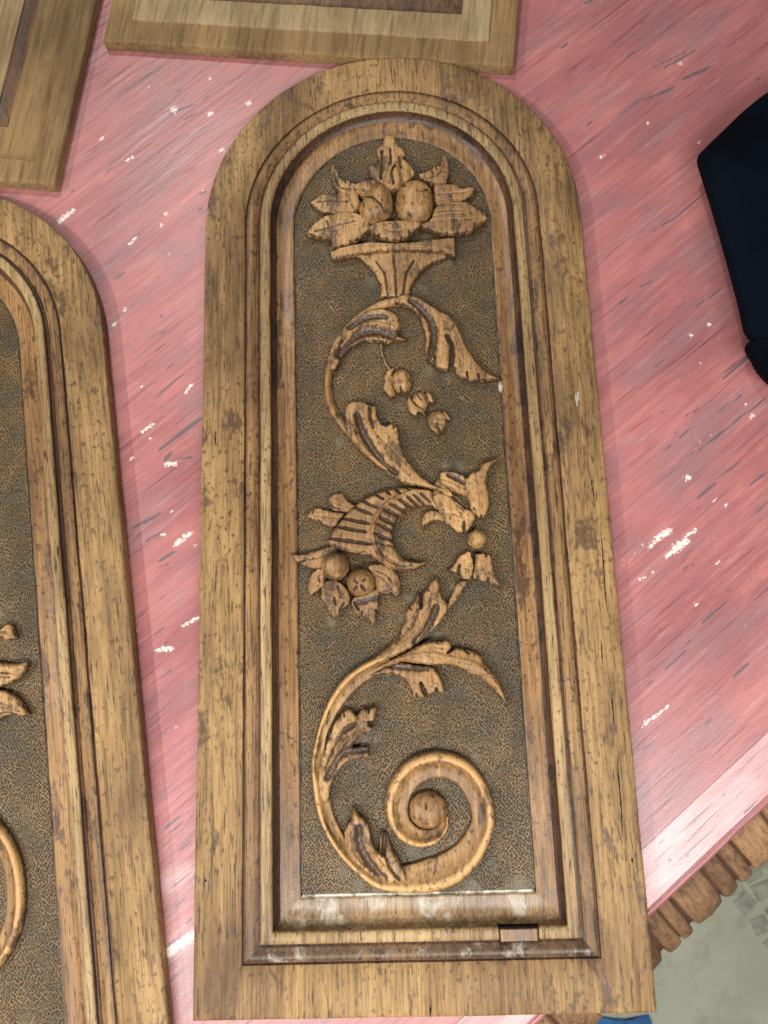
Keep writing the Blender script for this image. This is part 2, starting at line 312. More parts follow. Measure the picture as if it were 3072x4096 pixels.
# ---- traced shapes, millimetres in each thing's own frame: name, height, shoulder, crown, base, outline, [grooves: line, width, depth, varnish]
PIECES = [
 ('basket',3.4,2.5,1.2,0,[(119.6,543.3),(123.2,541.1),(130.2,532.8),(136.5,523.3),(139.5,514.6),(138.7,506.3,1),(161.3,505.3,1),(164.7,516.5),(172,525.9),(180.7,533.2),(192.9,537.8),(188.4,542.7),(152.4,546),(123.3,544.4)],[([(136.6,536.4),(143,524.9),(145,506.7)],0.8,1.6,0.9),([(150.5,541.6),(151.6,524.5),(151.6,506.3)],0.9,1.8,0.9),([(167,536),(160.2,524),(156.9,506.1)],0.9,1.8,0.9)]),
 ('basket_rim',6.2,1.2,0.3,0,[(100.5,545.9,1),(110.2,549.3),(130.9,552.2),(152.5,550.3),(171.8,550.8),(188.7,552.2),(200.4,552.5,1),(199.6,536.3,1),(188.2,540.1),(170.3,543),(149.9,543.6),(123.3,542.3),(101.7,538.9,1)],[([(104.2,541.6),(123.5,544.2),(150,545.6),(170.4,545.3),(198.8,540)],0.5,0.7,0.35)]),
 ('leaf',5,1.6,1,0,[(141.7,625.5),(140,632.6),(142.1,638.1),(145.1,640),(146.1,645.6),(149.9,647.9),(154.8,646.5),(156.6,640.7),(158.4,637.1),(161.8,634.8),(163.6,628.2),(161.5,626.4),(167.4,619.1),(170.7,610.6),(163.1,602.8),(154.4,600.6),(142.2,602.7),(133.8,611.4),(132.8,619.8),(136.6,621.7),(141,620.4)],[([(144.7,633.3),(143.1,607)],0.9,1.8,0.9),([(151.3,634.3),(151.4,618.9)],0.8,1.6,0.9),([(158.1,626.8),(159.3,615.7)],0.8,1.4,0.8)]),
 ('leaf',5,1.4,0,0,[(103.6,626.9,1),(106.8,621.4),(109.2,615),(112.2,610.7),(115.2,610.7),(118.9,607.5),(123.8,606.5),(128.8,609),(133.5,601.8),(124.7,595.5),(114.9,596.8),(107.6,600),(103.4,606.4),(101.7,616.2),(102.1,622.4)],[([(105,614.9),(110.3,603.5),(122.5,600.1)],0.9,1,0.8),([(113.2,610.5),(114.1,606.7)],0.5,1.5,0.9),([(117.8,608.6),(118.3,605.1)],0.5,1.5,0.9)]),
 ('leaf',4,1.4,0.6,0,[(83.7,592.2,1),(88.9,595.3),(92.7,598.5),(98.9,599.5),(105,598.5),(110,600.2),(115,600.6),(122.3,597.4),(126.8,584.9),(114.5,579.5),(102.2,580.9),(93.7,583.8),(88.2,587.2)],[([(91.5,591.6),(102.6,593),(114.8,590.2)],1.2,1,0.7),([(107.6,598.8),(106.9,593.4)],0.6,1.5,0.8)]),
 ('leaf',5.6,1.5,0.8,0,[(81,563.3,1),(84.3,567.8),(89.9,573.5),(96.1,577.9),(104.8,580.1),(117,580.7),(127.9,576),(133.7,566.3),(129.9,561.8),(123.7,556.8),(117.5,552.5),(109,550.4),(100.5,547.9,1),(100.4,557.5),(92.2,559.1)],[([(88.8,563.8),(104.7,568.2),(121.8,571.3)],1,1.2,0.7),([(116.5,554.9),(117,550.9)],0.6,2.5,1),([(98.1,574),(99.8,567.2)],0.7,0.9,0.9),([(106.9,557.4),(116.8,566.2),(126.6,569.6)],0.6,0.7,0.4)]),
 ('leaf',5.8,1.5,0.9,0,[(172.5,565.3),(181.2,570.1),(185.3,580.7),(196.4,584.1),(207.3,584.8),(214.4,581),(219,577.3),(224.2,573),(227.1,567.4,1),(223.1,564.3),(217.5,561.3),(214.3,557.3),(209.4,556.5),(202.8,555.8),(199.7,554.7),(191.4,556.6),(181.9,559.9)],[([(184,579.6),(196.2,581.5),(205.8,580.3)],0.6,0.8,0.5),([(182.6,575.6),(195.9,576.2),(206.7,575.5)],0.6,0.9,0.5),([(181.2,571.7),(195.7,572.7),(210.1,572.1)],0.6,0.9,0.5),([(179.8,567.7),(195.5,568.2),(212.3,567.2)],0.6,0.9,0.3),([(216.3,564.3),(216,558.3)],0.7,2.5,1),([(202.7,557.1),(202.5,553.8)],0.6,2,1),([(199.7,555.9),(199.5,552.6)],0.5,2,1),([(193.8,557.6),(193.6,554.3)],0.5,1.6,0.9)]),
 ('leaf',4.6,1.5,0.5,0,[(185,600.2),(192.4,601.8),(203.4,601.2),(206.9,597.5),(214.2,598.4),(220.3,597.4,1),(216.3,591.5),(211.2,587.1),(207.4,585.2),(196.3,581.9),(186.6,583.1)],[([(187,592.3),(200.4,592.9),(213.9,594.1)],1,1,0.4),([(184.3,585.7),(196.5,587),(206.2,587.1)],0.6,0.8,0.4)]),
 ('leaf',5.2,1.4,0.4,0,[(173.2,610),(181.9,613.2),(187,617.7),(191.3,617.2),(193.3,624.3),(195.9,627.6,1),(198,621.2),(198.6,611.5),(196.8,604.7),(194.8,600.2),(185,601.1),(177.8,604.2)],[([(179.1,606.1),(189,608.9),(195,618.9)],0.9,1.1,0.5),([(187.7,616.5),(188.6,613)],0.5,1.5,0.8)]),
 ('leaf',6.2,1.4,0.7,0.6,[(131.3,564.5),(136.2,568.2),(143.6,569.8),(159.3,569.5),(172.6,568.1),(173.9,564),(168.6,559.6),(164.8,555.9),(159.9,553.5),(152.6,551.7),(145.4,553.4),(139.5,556),(134.8,559.6)],[([(139.4,558.2),(139.5,552.9)],0.7,2.5,1),([(146.5,553.8),(146.6,550.5)],0.6,2,1),([(157.6,555.1),(157.7,550.5)],0.7,2.5,1),([(163.8,559.4),(165.1,554)],0.9,2.5,1),([(143.4,562.6),(152.9,559.4),(162.7,562.8)],1.2,0.8,0.3)]),
 ('sepal',6,1.2,1,0,[(116.8,596.9),(120,600.8),(123.6,596.5),(125.2,586.9),(121.3,581.7),(117.2,586.7)],[]),
 ('fruit',9.5,13,0,0,[(123.3,601.9),(127.7,607.1),(135.1,608.3),(142.4,605.9),(140.9,598.1),(132.2,593.2),(124.9,595)],[]),
 ('fruit',12.5,15,0,0,[(123.8,581.6),(126.7,589.5),(131.2,598.8),(135,602.6),(141.2,603.9),(147.2,601.2),(151.2,594.8),(152.3,585.3),(150,577.4),(145,571.6),(138.8,568.7),(131.6,568.4),(126.3,572.7)],[([(129.1,591.9),(132.4,587.9),(137.1,584.3),(141.8,580),(145,575.4)],0.8,2,1),([(147.7,593.8),(148.7,588.3),(147.2,581.7)],0.5,0.6,0.6)]),
 ('fruit',12.5,16,0,0,[(153.5,585.2),(154.6,593.3),(158.1,600.5),(164.4,604.9),(171.7,605.6),(178.9,602.7),(183.5,596.9),(184.5,587.4),(183.8,578),(179.9,570.9),(172.5,566.7),(164.1,567.2),(157.1,572.3),(154,578.5)],[([(172.2,589.6),(176.5,591.3),(180.2,593.4)],1.5,2.2,0.6),([(173.4,601.9),(178.7,599.3)],1,2.2,1),([(163.7,571.4),(165.4,570.5)],1.2,1,1),([(160.5,598.4),(161.9,595.6)],1.2,0.5,0.8)]),
 ('bud',9,4,0,0,[(144.2,604.9),(146.9,614.4),(151.4,620.1),(155.2,620.4),(159.2,613.6),(160.5,605.3),(158,597.3),(149.4,596.4),(144,600.2)],[([(155.1,617.9),(151.8,610),(153,599.7)],0.9,2.2,1)]),
 ('leaf',5.8,2,0.6,0,[(150.3,502.5),(154.7,506.2),(161.1,505.9),(169.5,502.9),(177.8,496.7),(186,490.3),(192.1,486.6),(197,479.5),(200.1,473.1),(202.7,464.3),(207.4,454.2),(213.9,443.9),(220.8,437.5),(228.6,433,1),(220.5,432.3),(214.2,431.8),(202.9,433.6),(195.4,438.7),(194.1,443.8),(186.7,441.7),(180.6,444.2),(177.2,449),(172.1,453.7,1),(171.7,460.5),(172.9,467.7),(171.6,477.4),(168.8,486.6),(163.8,493.8),(157.6,497.5),(150.2,498.9)],[([(163,500),(172.7,490.1),(178.5,479),(179,467.2),(176,455)],2.6,2.4,0.95),([(189.6,468.9),(192.8,460.9),(192.3,449.8),(190.8,442.6)],1.6,4.5,1),([(179.2,454.9),(179.1,446)],0.7,2.6,1),([(203.1,439.3),(203.4,432.7)],0.8,2.8,1),([(211.3,437.2),(212.7,430.6)],0.9,2.8,1),([(186.2,484.9),(185.2,465.7),(183.3,448)],1.5,-0.8,0),([(192.6,476.6),(197.6,462.9),(200.4,447.1)],1.3,-0.7,0),([(184.5,482.7),(194.9,479.9)],0.4,0.3,0.2),([(187.3,475.8),(198.7,472.9)],0.4,0.3,0.2)]),
 ('leaf',5.2,1.8,0.3,0,[(97.3,448.7),(99.6,459.8),(104.1,470.8),(110.2,481.3),(120,489.9),(128.7,494.4),(138.3,495.9),(145.7,493.8),(150.9,490),(153.5,485.3),(154,479.6),(151.6,475.2),(153.4,471.1),(159.9,469.6,1),(153.3,468.1),(148,469.1),(144.8,466.5),(140,467.6),(134.3,469.1),(124.7,469.2),(117.2,466.5),(110.8,461.2),(106.4,454.9),(103.1,447.3)],[([(114.5,480.3),(125.3,487),(135,488.7),(143,487.9)],1.9,1.8,0.95),([(105.6,458.8),(112.1,469.1),(121.8,475.4),(134.6,477),(147.1,471.9)],3.6,2.8,0.95),([(142.8,468.7),(141.6,465.4)],0.7,2,1),([(148.1,470.7),(149.1,467.8)],0.8,2,1),([(107.9,466.5),(120.9,480.6),(134.8,482.7),(148.4,479.2)],1,-1.2,0)]),
 ('leaf',5.6,2,0.7,0,[(109.2,414.4),(111.7,419.2),(117.1,420.8),(123.4,419.7),(128,417.1),(133.1,415.5),(133.9,407.3),(138.1,400.4),(144.5,401.2),(149.1,398,1),(149.3,391.5),(151.1,384),(154.3,374.3),(159.6,365.6),(165.4,359.1),(173.7,352.5),(181.3,348.9),(183.5,345.9,1),(175,348.3),(165.5,351),(153,354.2),(143.1,359.9),(131.2,369.8),(120.2,380.9),(113.7,388.8),(109.8,397.6),(108.7,406.3)],[([(118.5,409.1),(121.3,396.5),(127.6,384),(135.4,372),(145.2,362.7)],2.4,2.4,0.95),([(128,414.6),(128.1,407),(130.1,398.3)],1.2,2,0.95),([(145.6,399.7),(145.7,396.5)],0.6,2,1),([(112.7,403.4),(117.5,389.2),(127.4,377.1),(139.3,366.1)],1.5,-0.9,0),([(126.1,401.7),(134.8,385.3),(143.5,371.1),(155.2,359.1)],1.8,-0.7,0)]),
 ('stalk',2.4,0.8,0,0,[(137.3,468.2),(139,468.4),(140,458.5),(142.1,451.6),(145.6,445.6),(143.9,444.3),(140.4,450),(138.3,457.4)],[]),
 ('calyx',4.2,1,0.5,0,[(148.2,446.4),(141.9,443.9),(139,435.8),(139,428.1),(145.3,421.7,1),(148,425.4),(146.7,432.1),(146.4,439.8)],[]),
 ('berry',6.5,8,0,0,[(161.4,435.2),(160.6,431.4),(158.7,428.2),(155.9,426.2),(152.7,425.6),(149.6,426.5),(146.9,428.8),(145.3,432.2),(144.8,436.1),(145.5,439.9),(147.5,443.1),(150.3,445.2),(153.5,445.8),(156.7,444.9),(159.3,442.5),(160.9,439.2)],[([(151.9,429.8),(153.2,424.8)],0.8,1.6,1),([(158.8,435.7),(161.9,433.6)],0.6,1.4,1)]),
 ('calyx',4.2,1,0.5,0,[(157.8,423.9),(156,417.4),(157.3,410.8),(163.3,405.7,1),(165.5,409.3),(170.6,407.5,1),(167.7,412.5),(162.7,416)],[]),
 ('berry',5.8,8,0,0,[(173.6,418.2),(172.9,415.1),(171.3,412.5),(169,410.8),(166.4,410.3),(163.8,411),(161.7,412.9),(160.3,415.6),(159.9,418.8),(160.6,422),(162.2,424.6),(164.5,426.3),(167.1,426.8),(169.7,426),(171.8,424.1),(173.2,421.4)],[([(159.5,419.3),(164.4,413.7),(168.4,409.7)],0.8,1.8,1),([(163.9,424.5),(167.2,418.4)],0.6,1.2,0.8),([(171,420.9),(172.8,415.4)],0.6,1.2,0.8)]),
 ('calyx',4.2,1,0.5,0,[(172.7,408.5),(171.4,401.5),(174.7,394.9),(180.1,390.9,1),(179.3,395.8),(176,400.2),(174.1,405.7)],[]),
 ('berry',6.5,8,0,0,[(186.7,402.5),(186,399.5),(184.2,397),(181.7,395.4),(178.7,394.9),(175.9,395.7),(173.5,397.5),(172,400.1),(171.5,403.2),(172.2,406.2),(174,408.7),(176.6,410.3),(179.5,410.8),(182.4,410.1),(184.8,408.2),(186.3,405.6)],[([(177.8,399.2),(179.1,394.3)],0.8,1.6,1),([(184.1,403),(187,401)],0.6,1.4,1)]),
 ('calyx',3.6,0.9,0,0,[(171.5,426.6),(175.5,423.2),(177.3,417.1,1),(173.7,417.8),(171.8,421.1)],[]),
 ('calyx',3.6,0.9,0,0,[(183.2,411.3),(186.7,407.9),(189.2,402.4,1),(185.4,403.7),(183.5,407)],[]),
 ('cornucopia',6.2,3.5,2.2,0,[(172.6,346.8,1),(171,348.8),(163.2,350.1),(154.3,351.2),(145.3,351),(136.2,349.7),(128.2,346.6),(119.1,342.4),(112.2,337.5),(105.9,330.9),(100.7,324.3),(96.6,318.8),(93.5,313.9),(95.4,309.6),(99.2,307.8),(104.7,305.7),(114.7,303),(123.5,300.5),(131.1,296.5),(137.5,290.7),(143,289.4),(149.6,288.8),(157.3,290.3),(162.9,292.5),(166.9,295.7,1),(157.6,295.6),(151,297.6),(146.2,302),(142.8,307.8),(142,313.4),(142.4,321.3),(144.4,326.8),(149,331.2),(155.8,334.9),(162.6,336.6),(170.4,336.5),(176.7,332.6,1),(175,338.7),(173,343.3)],[([(144.2,351.6),(148.8,345.9)],0.9,2.6,1),([(137.2,350.5),(141.5,345.6)],0.9,2.6,1),([(128.9,347.9),(135.8,342.5)],0.9,2.6,1),([(120.1,342.5),(130.5,336.5)],1.1,2.4,1),([(113.8,338),(127,331.3)],1.2,2.4,1),([(105.2,329.8),(125.1,324.2)],1.1,2.4,1),([(102.2,323.1),(122.7,318.2)],1.1,2.4,1),([(94.6,315),(126.3,309.1)],1.1,2.4,1),([(153.1,351),(155.5,348.6)],0.6,1.6,1),([(163.9,345.5),(170.5,339)],1,1.8,1),([(158.7,344.6),(165.4,337.9)],1,2,1),([(154,343.6),(160.6,336.9)],1.1,2.2,1),([(147.2,342.3),(156.7,335.1)],1.2,2.4,1),([(140.9,338.9),(151.5,332.5)],1.2,2.4,1),([(134.9,335.6),(147.6,329.1)],1.2,2.4,1),([(133.1,329),(143.9,323.1)],1.2,2.4,1),([(129.6,324.6),(142.1,318.3)],1.2,2.4,1),([(128,317.2),(142.2,311.3)],1.2,2.2,1),([(131.1,310.2),(142.6,306.9)],0.8,1.2,0.7),([(170.8,346.4),(160.8,347.8),(151.8,345.5),(142.7,341.3),(134.7,334.8),(129.7,327.1),(127.7,318.2),(128.3,310.3),(131.4,302.4),(136.7,295.5),(143.1,292)],1.4,-1.8,0),([(136.8,300.5),(146.5,293.5),(157.4,293.1)],1.5,1.2,0.5),([(117,302.9),(121.5,304.4)],0.5,0.8,0.8)]),
 ('leaf',3.6,1.2,0.8,0,[(93.9,343.5),(96.5,347.4),(101,349.6),(106.1,349),(108.8,344),(115.5,338.6),(108.6,334.3),(104.1,335.4),(98.5,336.4),(94.9,338.8)],[([(94.5,343.8),(97,339.7),(103.1,337.2)],0.8,1.4,0.9)]),
 ('leaf',4,1.2,0.7,0,[(78.7,332),(80.2,335.4),(84.1,338.9),(88.4,339.1),(92.9,337.5),(99.6,335.7),(106.4,333.7),(102.9,328.7),(99.4,323.8),(93.8,324.3),(88.2,327.1),(83.7,329)],[([(87.3,329.2),(89.5,327.4)],0.7,1.8,1),([(84,337.3),(82.9,334.5)],0.6,1.2,0.9),([(85.1,332.7),(93,332.4),(101.9,330.8)],1,0.6,0.3)]),
 ('leaf',4.6,1.2,0.6,0,[(65.5,305.5,1),(74.5,304.6),(83.5,306.3),(92.4,308.7),(99.2,309.6),(101.2,302.8),(92.2,295.3),(85.5,293.1),(79.9,294),(74.4,296.6),(69.7,299.7)],[([(73.5,298.7),(76.9,299.6)],0.7,1.8,1),([(73.6,302),(83.6,301.1),(93.6,304)],1,0.7,0.4)]),
 ('leaf',4,1.2,0.7,0,[(80.9,289.1),(86.6,293.9),(92.1,292),(91.4,282.1),(87.4,277.8),(81.3,274),(78.6,279.3),(79.2,284.8)],[([(86.6,288.2),(87.6,283.2)],0.6,1.2,0.9)]),
 ('leaf',4.6,1.3,0.7,0,[(89.7,282.1),(98.7,285.1),(107.3,278.2),(109.9,269.3),(105.9,264),(102.6,263.1),(100.9,258.8),(97,255.9,1),(93.7,260.1),(92.2,265.6),(88.4,270.1)],[([(98,271.8),(99,266.4)],0.8,1.6,1),([(105,267.8),(102.7,264.1)],0.7,1.6,1),([(95,262.2),(96.1,257.8)],0.6,1.2,0.9),([(100.9,280.5),(102.9,271.7)],1.4,0.7,0.9)]),
 ('leaf',4.8,1.3,0.7,0,[(110.2,269.3),(116,273.5),(130.4,277.3),(130.4,268.6),(129.4,262.1),(127.8,254.6),(125.2,250.6,1),(122.1,254.8),(117.8,257.6),(114.5,257.8),(111.4,262.7)],[([(112.2,268.1),(115.8,262.5)],1,1.6,1),([(127.6,262.1),(129.4,259.3)],0.7,1.8,1),([(118,261.3),(117.4,257.6)],0.7,1.6,1),([(113.8,266.9),(129.2,270.2)],1.8,0.9,0.9)]),
 ('leaf',5,1.3,0.8,0,[(123.2,294.1),(134.3,294.8),(143,290),(145.7,285.5),(146.5,278.9),(146.3,272.4),(142.2,269.6,1),(139.1,272.1),(133.6,272.6),(128.2,276.8),(126.8,285.1)],[([(139.2,273.6),(141.2,269.7)],0.8,2,1),([(128.7,290.4),(136.3,286.8),(140.5,281.2)],0.7,0.9,0.6),([(128.6,287.1),(135.1,283.6)],0.6,0.8,0.6)]),
 ('fruit',12,11,0,1,[(110,294.2),(109.2,290.6),(107.3,287.4),(104.4,285.1),(100.8,284),(97.1,284.1),(93.6,285.5),(90.8,288),(89,291.4),(88.4,295.1),(89.1,298.7),(91.1,301.9),(94,304.2),(97.5,305.4),(101.3,305.2),(104.8,303.8),(107.6,301.3),(109.4,298)],[([(90.9,297.6),(92.8,301.9),(97.8,303.7),(104.3,302)],0.3,0.35,0.5),([(92.2,294.3),(93.9,299.1),(99.4,301.1),(105.4,298.7)],0.3,0.35,0.4),([(99.6,284.2),(105.1,286.7),(107.9,292.6)],0.3,0.4,0.5),([(98.5,286.4),(102.9,288.4),(105.8,293.8)],0.3,0.35,0.4),([(97.1,295.7),(99.6,296.7)],0.5,0.3,0.3)]),
 ('fruit',11.5,11,0,1,[(128.5,281.2),(127.8,277.6),(125.8,274.5),(122.9,272.2),(119.4,271.1),(115.7,271.2),(112.2,272.6),(109.5,275.1),(107.7,278.3),(107.1,282),(107.9,285.6),(109.8,288.8),(112.7,291.1),(116.2,292.2),(120,292.1),(123.4,290.7),(126.2,288.2),(128,284.9)],[([(113.4,283.2),(115.5,280.8)],0.9,1.4,1),([(119.9,282.2),(121.9,283.6)],0.6,1.2,1),([(115.2,278.8),(113.3,276.2)],0.8,1.3,1),([(118.4,278.7),(121,275.3)],1,1.6,1),([(121.4,288.3),(125.6,284.9),(127.1,280)],0.4,0.5,0.7)]),
 ('flower',4,1.6,1,0,[(167.4,342.1),(173.1,345.3),(178.8,346.5),(186.4,342.7),(192.7,334.8),(200.4,332.7),(202.8,325.3),(196.2,316.5),(190.1,316.4),(181,323.1),(173.3,325.7),(166.5,322.5),(164.7,319.2,1),(163,325.2),(165.2,330.8),(170.3,333.8),(176.5,333.2)],[([(194.5,323.7),(194.1,315.8)],1,2.6,1),([(178,331.2),(189,329.6),(196.6,325.9)],1.4,0.6,0.4)]),
 ('flower_petal',6.2,1.8,0.7,0,[(178.3,360.4),(181.2,362.6),(188.5,361.7),(195.1,359.7),(198.3,356.9),(202.4,360.5),(207.6,361.8),(209.9,366.8),(215.9,369.1),(223.8,370.9,1),(217.9,365.1),(214.2,359.4),(212.6,352.6),(213.9,345.6),(214.8,338.7),(212.7,331.4),(208.2,325.2),(203.9,327.2),(199.7,332.5),(199.5,338.2),(197,342.9),(189.9,345.5),(182.3,350.2),(178.2,355)],[([(185.4,358.5),(190.3,356.5),(195.7,352.3)],1.7,1.4,0.9),([(207.4,327.3),(207.2,321.1)],0.9,2.6,1),([(201.5,336.6),(202.3,332)],0.9,1,0.8),([(180.2,354.7),(189.9,349.1),(198.5,343.6),(201.4,335.5)],1.3,-1,0)]),
 ('flower_petal',3.2,1,0,0,[(186,344.9),(189.9,344.2),(199.4,334.6),(198.7,331.8),(192.7,334.3),(187.4,339.7)],[([(187.5,342.9),(192.4,339.3),(198,333.7)],1.5,4.5,1)]),
 ('flower_petal',2.8,0.8,0,0,[(172,345.5),(174.7,354.1),(178.2,357.4),(181.4,353.8),(187.7,344.9),(180.8,341.7),(174.1,342)],[([(177.6,356.1),(182.5,353.9)],0.7,1,0.8)]),
 ('berry',8.5,7.4,0,0.8,[(210.9,310.3),(210.3,307.8),(208.9,305.6),(206.9,304),(204.4,303.3),(201.9,303.4),(199.6,304.3),(197.7,306.1),(196.6,308.3),(196.3,310.9),(196.8,313.4),(198.2,315.6),(200.3,317.2),(202.7,318),(205.3,317.9),(207.6,316.9),(209.5,315.2),(210.6,312.9)],[([(197.4,306.6),(201.5,303.1)],0.5,0.4,0.6)]),
 ('leaf',5,1.4,0.8,0,[(183.1,289.6),(187.3,296.1),(191.9,300.4),(198.1,302.1),(199.6,296.7),(199.8,287.9),(197.5,282.5),(194.3,280.2),(190.4,282.8),(187.8,285.6),(179,288.9,1)],[([(189.7,292),(188.1,286)],1,2.4,1),([(193.8,296.8),(193.9,288)],1.2,0.7,0.3)]),
 ('leaf',5,1.4,0.8,0,[(200.6,298.9),(205.1,300.1),(209.5,299.9),(213.7,296.4),(214.5,288.5),(216,281.8),(220.4,274.2,1),(212.5,277.3),(208.8,278.8),(202.8,279.9),(198.8,282.2),(199.7,290.1)],[([(200.5,298.7),(199.8,291)],0.9,2.2,1),([(209.5,281.4),(210.1,277)],1.1,2.4,1),([(202.3,283.3),(202.1,279.4)],0.8,2,1),([(209.3,300.1),(209.2,297.3)],0.7,1.6,1),([(206.9,295.2),(208.4,285.2)],1.2,0.7,0.3)]),
 ('leaf',3.4,1.4,0.3,0,[(194.8,280.9,1),(193.4,276.3),(184,264.1),(172.5,251.1),(159.3,238.7),(153.2,234.8),(149.9,235),(164.6,249.4),(176.6,260.8),(181.3,268.3),(187.9,280)],[]),
 ('leaf',5.8,1.8,0.5,0,[(128.2,230.4),(137,236.4),(143.8,243.7),(147.4,252.1),(149.3,260.1),(154.5,266.4),(159.1,272.8),(163,273.7),(165.2,275.5),(167.6,279.6),(172.8,285.1,1),(174.9,278.2),(176.4,270),(180,262.3),(176.8,255.2),(166.6,244.8),(155.4,236),(143.3,229.7),(132.3,225),(123.6,222.1),(119.4,223.3)],[([(155.5,238.5),(165.1,249.3),(171.1,261.9)],2.4,2.6,0.95),([(141.5,238.4),(152.7,249.7),(158,260.3)],1.8,1.6,0.6),([(161.1,273.1),(160.4,262.3)],1.4,5,1),([(129.3,228.8),(150.1,239.2),(159.7,249.5),(164.6,262.2),(168.3,271.2)],1.5,-1,0),([(165.7,275.7),(167.3,273.4)],0.5,1.5,0.9),([(151.6,263.7),(153.7,260.9)],0.8,1.5,0.9)]),
 ('leaf',6,2,1,0,[(127.9,222),(145.4,230),(158.6,236.2),(167.3,238.6),(172.7,238.2),(178.1,238.8),(181.4,236),(180.3,231.8),(183.2,233.2),(190.6,232),(197,230.2),(202.1,226.7),(203.1,222.4),(207.9,216.2),(212.8,209.8),(215.5,202.5),(217.1,195.3),(219.7,190.6,1),(212.1,199.5),(204.2,208),(193.9,214.6),(183.6,219.9),(174.1,221.9),(165.5,221.4),(155.9,222.9),(145.2,224.3),(136.5,221.7)],[([(177.6,229.8),(182.5,232.8)],0.9,2.6,1),([(189.9,231.5),(192.5,229.1)],0.9,2.2,1),([(170.5,238.5),(171.5,236.3)],0.5,1.6,0.9),([(136.7,225.4),(160.4,229.3),(181.6,225.5),(199.4,219.7),(212.2,204.8)],1.6,-0.8,0),([(167,232.3),(175.4,229.9)],0.6,0.5,0.3),([(165,234.4),(176.7,233.5)],0.6,0.4,0.3)]),
 ('leaf',5.2,1.8,0.6,0,[(121.2,214.8),(127.8,218.8),(134.4,221.7),(143.1,224.6),(155.9,222.1),(166,220.7),(170.6,215.3),(173.4,209),(175.2,202.3,1),(168.9,202.7),(162.4,200.3),(156,199.5),(151.5,200.2,1),(150.4,205.6),(146.9,211.9),(140.6,215.5),(134.2,216.3),(126.6,215.7)],[([(158,209.6),(159.4,205.4),(161.8,200.3)],1.4,4,1),([(154.5,202.4),(155.1,199.5)],0.8,2,1),([(168.4,205.6),(169,202.5)],1,2.6,1),([(136.6,221.7),(149.4,220.2),(163.2,219.3)],1.8,1,0.9)]),
 ('leaf',5.6,1.8,0.4,0,[(84.4,139.5),(84.1,150.4),(85.9,160.3),(90.8,171.3),(95.7,182.9),(100.2,188.7),(102.3,191.6),(107,193.9),(110.2,192),(112.2,189.1),(115.8,193.2),(120.5,193.3),(126.7,195.1,1),(126.2,189.3),(124.4,184.8),(120.5,183.1),(122.7,180.4),(121.4,177.5),(115.3,175.9),(110,170.2),(108.7,167.6),(120,168.4,1),(119.8,160.5,1),(112.6,160),(104.4,157.4),(97.3,151),(93.2,142.5),(91.4,131.7),(87.2,132.9)],[([(88.9,156.1),(93.4,167),(100.4,177.9),(109.3,183)],2.4,2.2,0.95),([(91.1,148.3),(97.7,160.2),(104.7,165),(117.5,165.7)],2.4,2,0.95),([(120.6,193.5),(120.8,190.7)],0.7,2,1),([(103,191.2),(103.6,188.8)],0.6,2,1),([(120.4,184.5),(123.8,183.7)],0.8,2.2,1),([(86.5,150.7),(92,165.9),(101.6,181.2),(113.4,186.4)],1.2,-0.9,0),([(91.8,156),(102.6,171.1),(114.4,178.6)],1.2,-0.9,0)]),
 ('leaf',5.4,1.8,0.5,0,[(101.4,112.2),(103.2,117.4),(106.4,120.6),(108.3,129.3,1),(111.6,123.7),(116.1,119.8),(119.3,113.8),(120.8,105.3),(124.7,98.9),(125.9,108.4),(127.8,111.7),(130.8,109.8),(134.7,99.7),(140,90.7),(142.9,80.2),(129.5,80.2),(118.4,84.9),(109.6,91.4),(103,98.4),(101.3,105.8)],[([(111.7,114.9),(112.3,103.8),(118.8,92.1),(127.4,82.6)],2.6,2.2,0.95),([(128.9,109.8),(127.9,98.2)],1.6,4.5,1),([(129,97.1),(133.2,87.7),(139.6,80.8)],1,2.2,1),([(104.7,114.6),(106,100.8),(113.1,91.2)],1.3,-0.8,0),([(118.3,114.2),(121.3,100.5),(127.7,89.9)],1.2,-0.8,0),([(110.1,126.7),(114,122.9)],0.6,1.4,0.8)]),
 ('scroll_eye',7,9,0,0.5,[(173,124.3),(172,120),(169.4,116.2),(165.7,113.5),(161.2,112.1),(156.5,112.2),(152.2,113.8),(148.7,116.7),(146.5,120.6),(145.9,125),(146.9,129.4),(149.4,133.2),(153.1,136),(157.7,137.4),(162.4,137.3),(166.8,135.6),(170.3,132.7),(172.4,128.7)],[([(158,130.7),(157.9,127)],0.7,0.7,1)]),
]
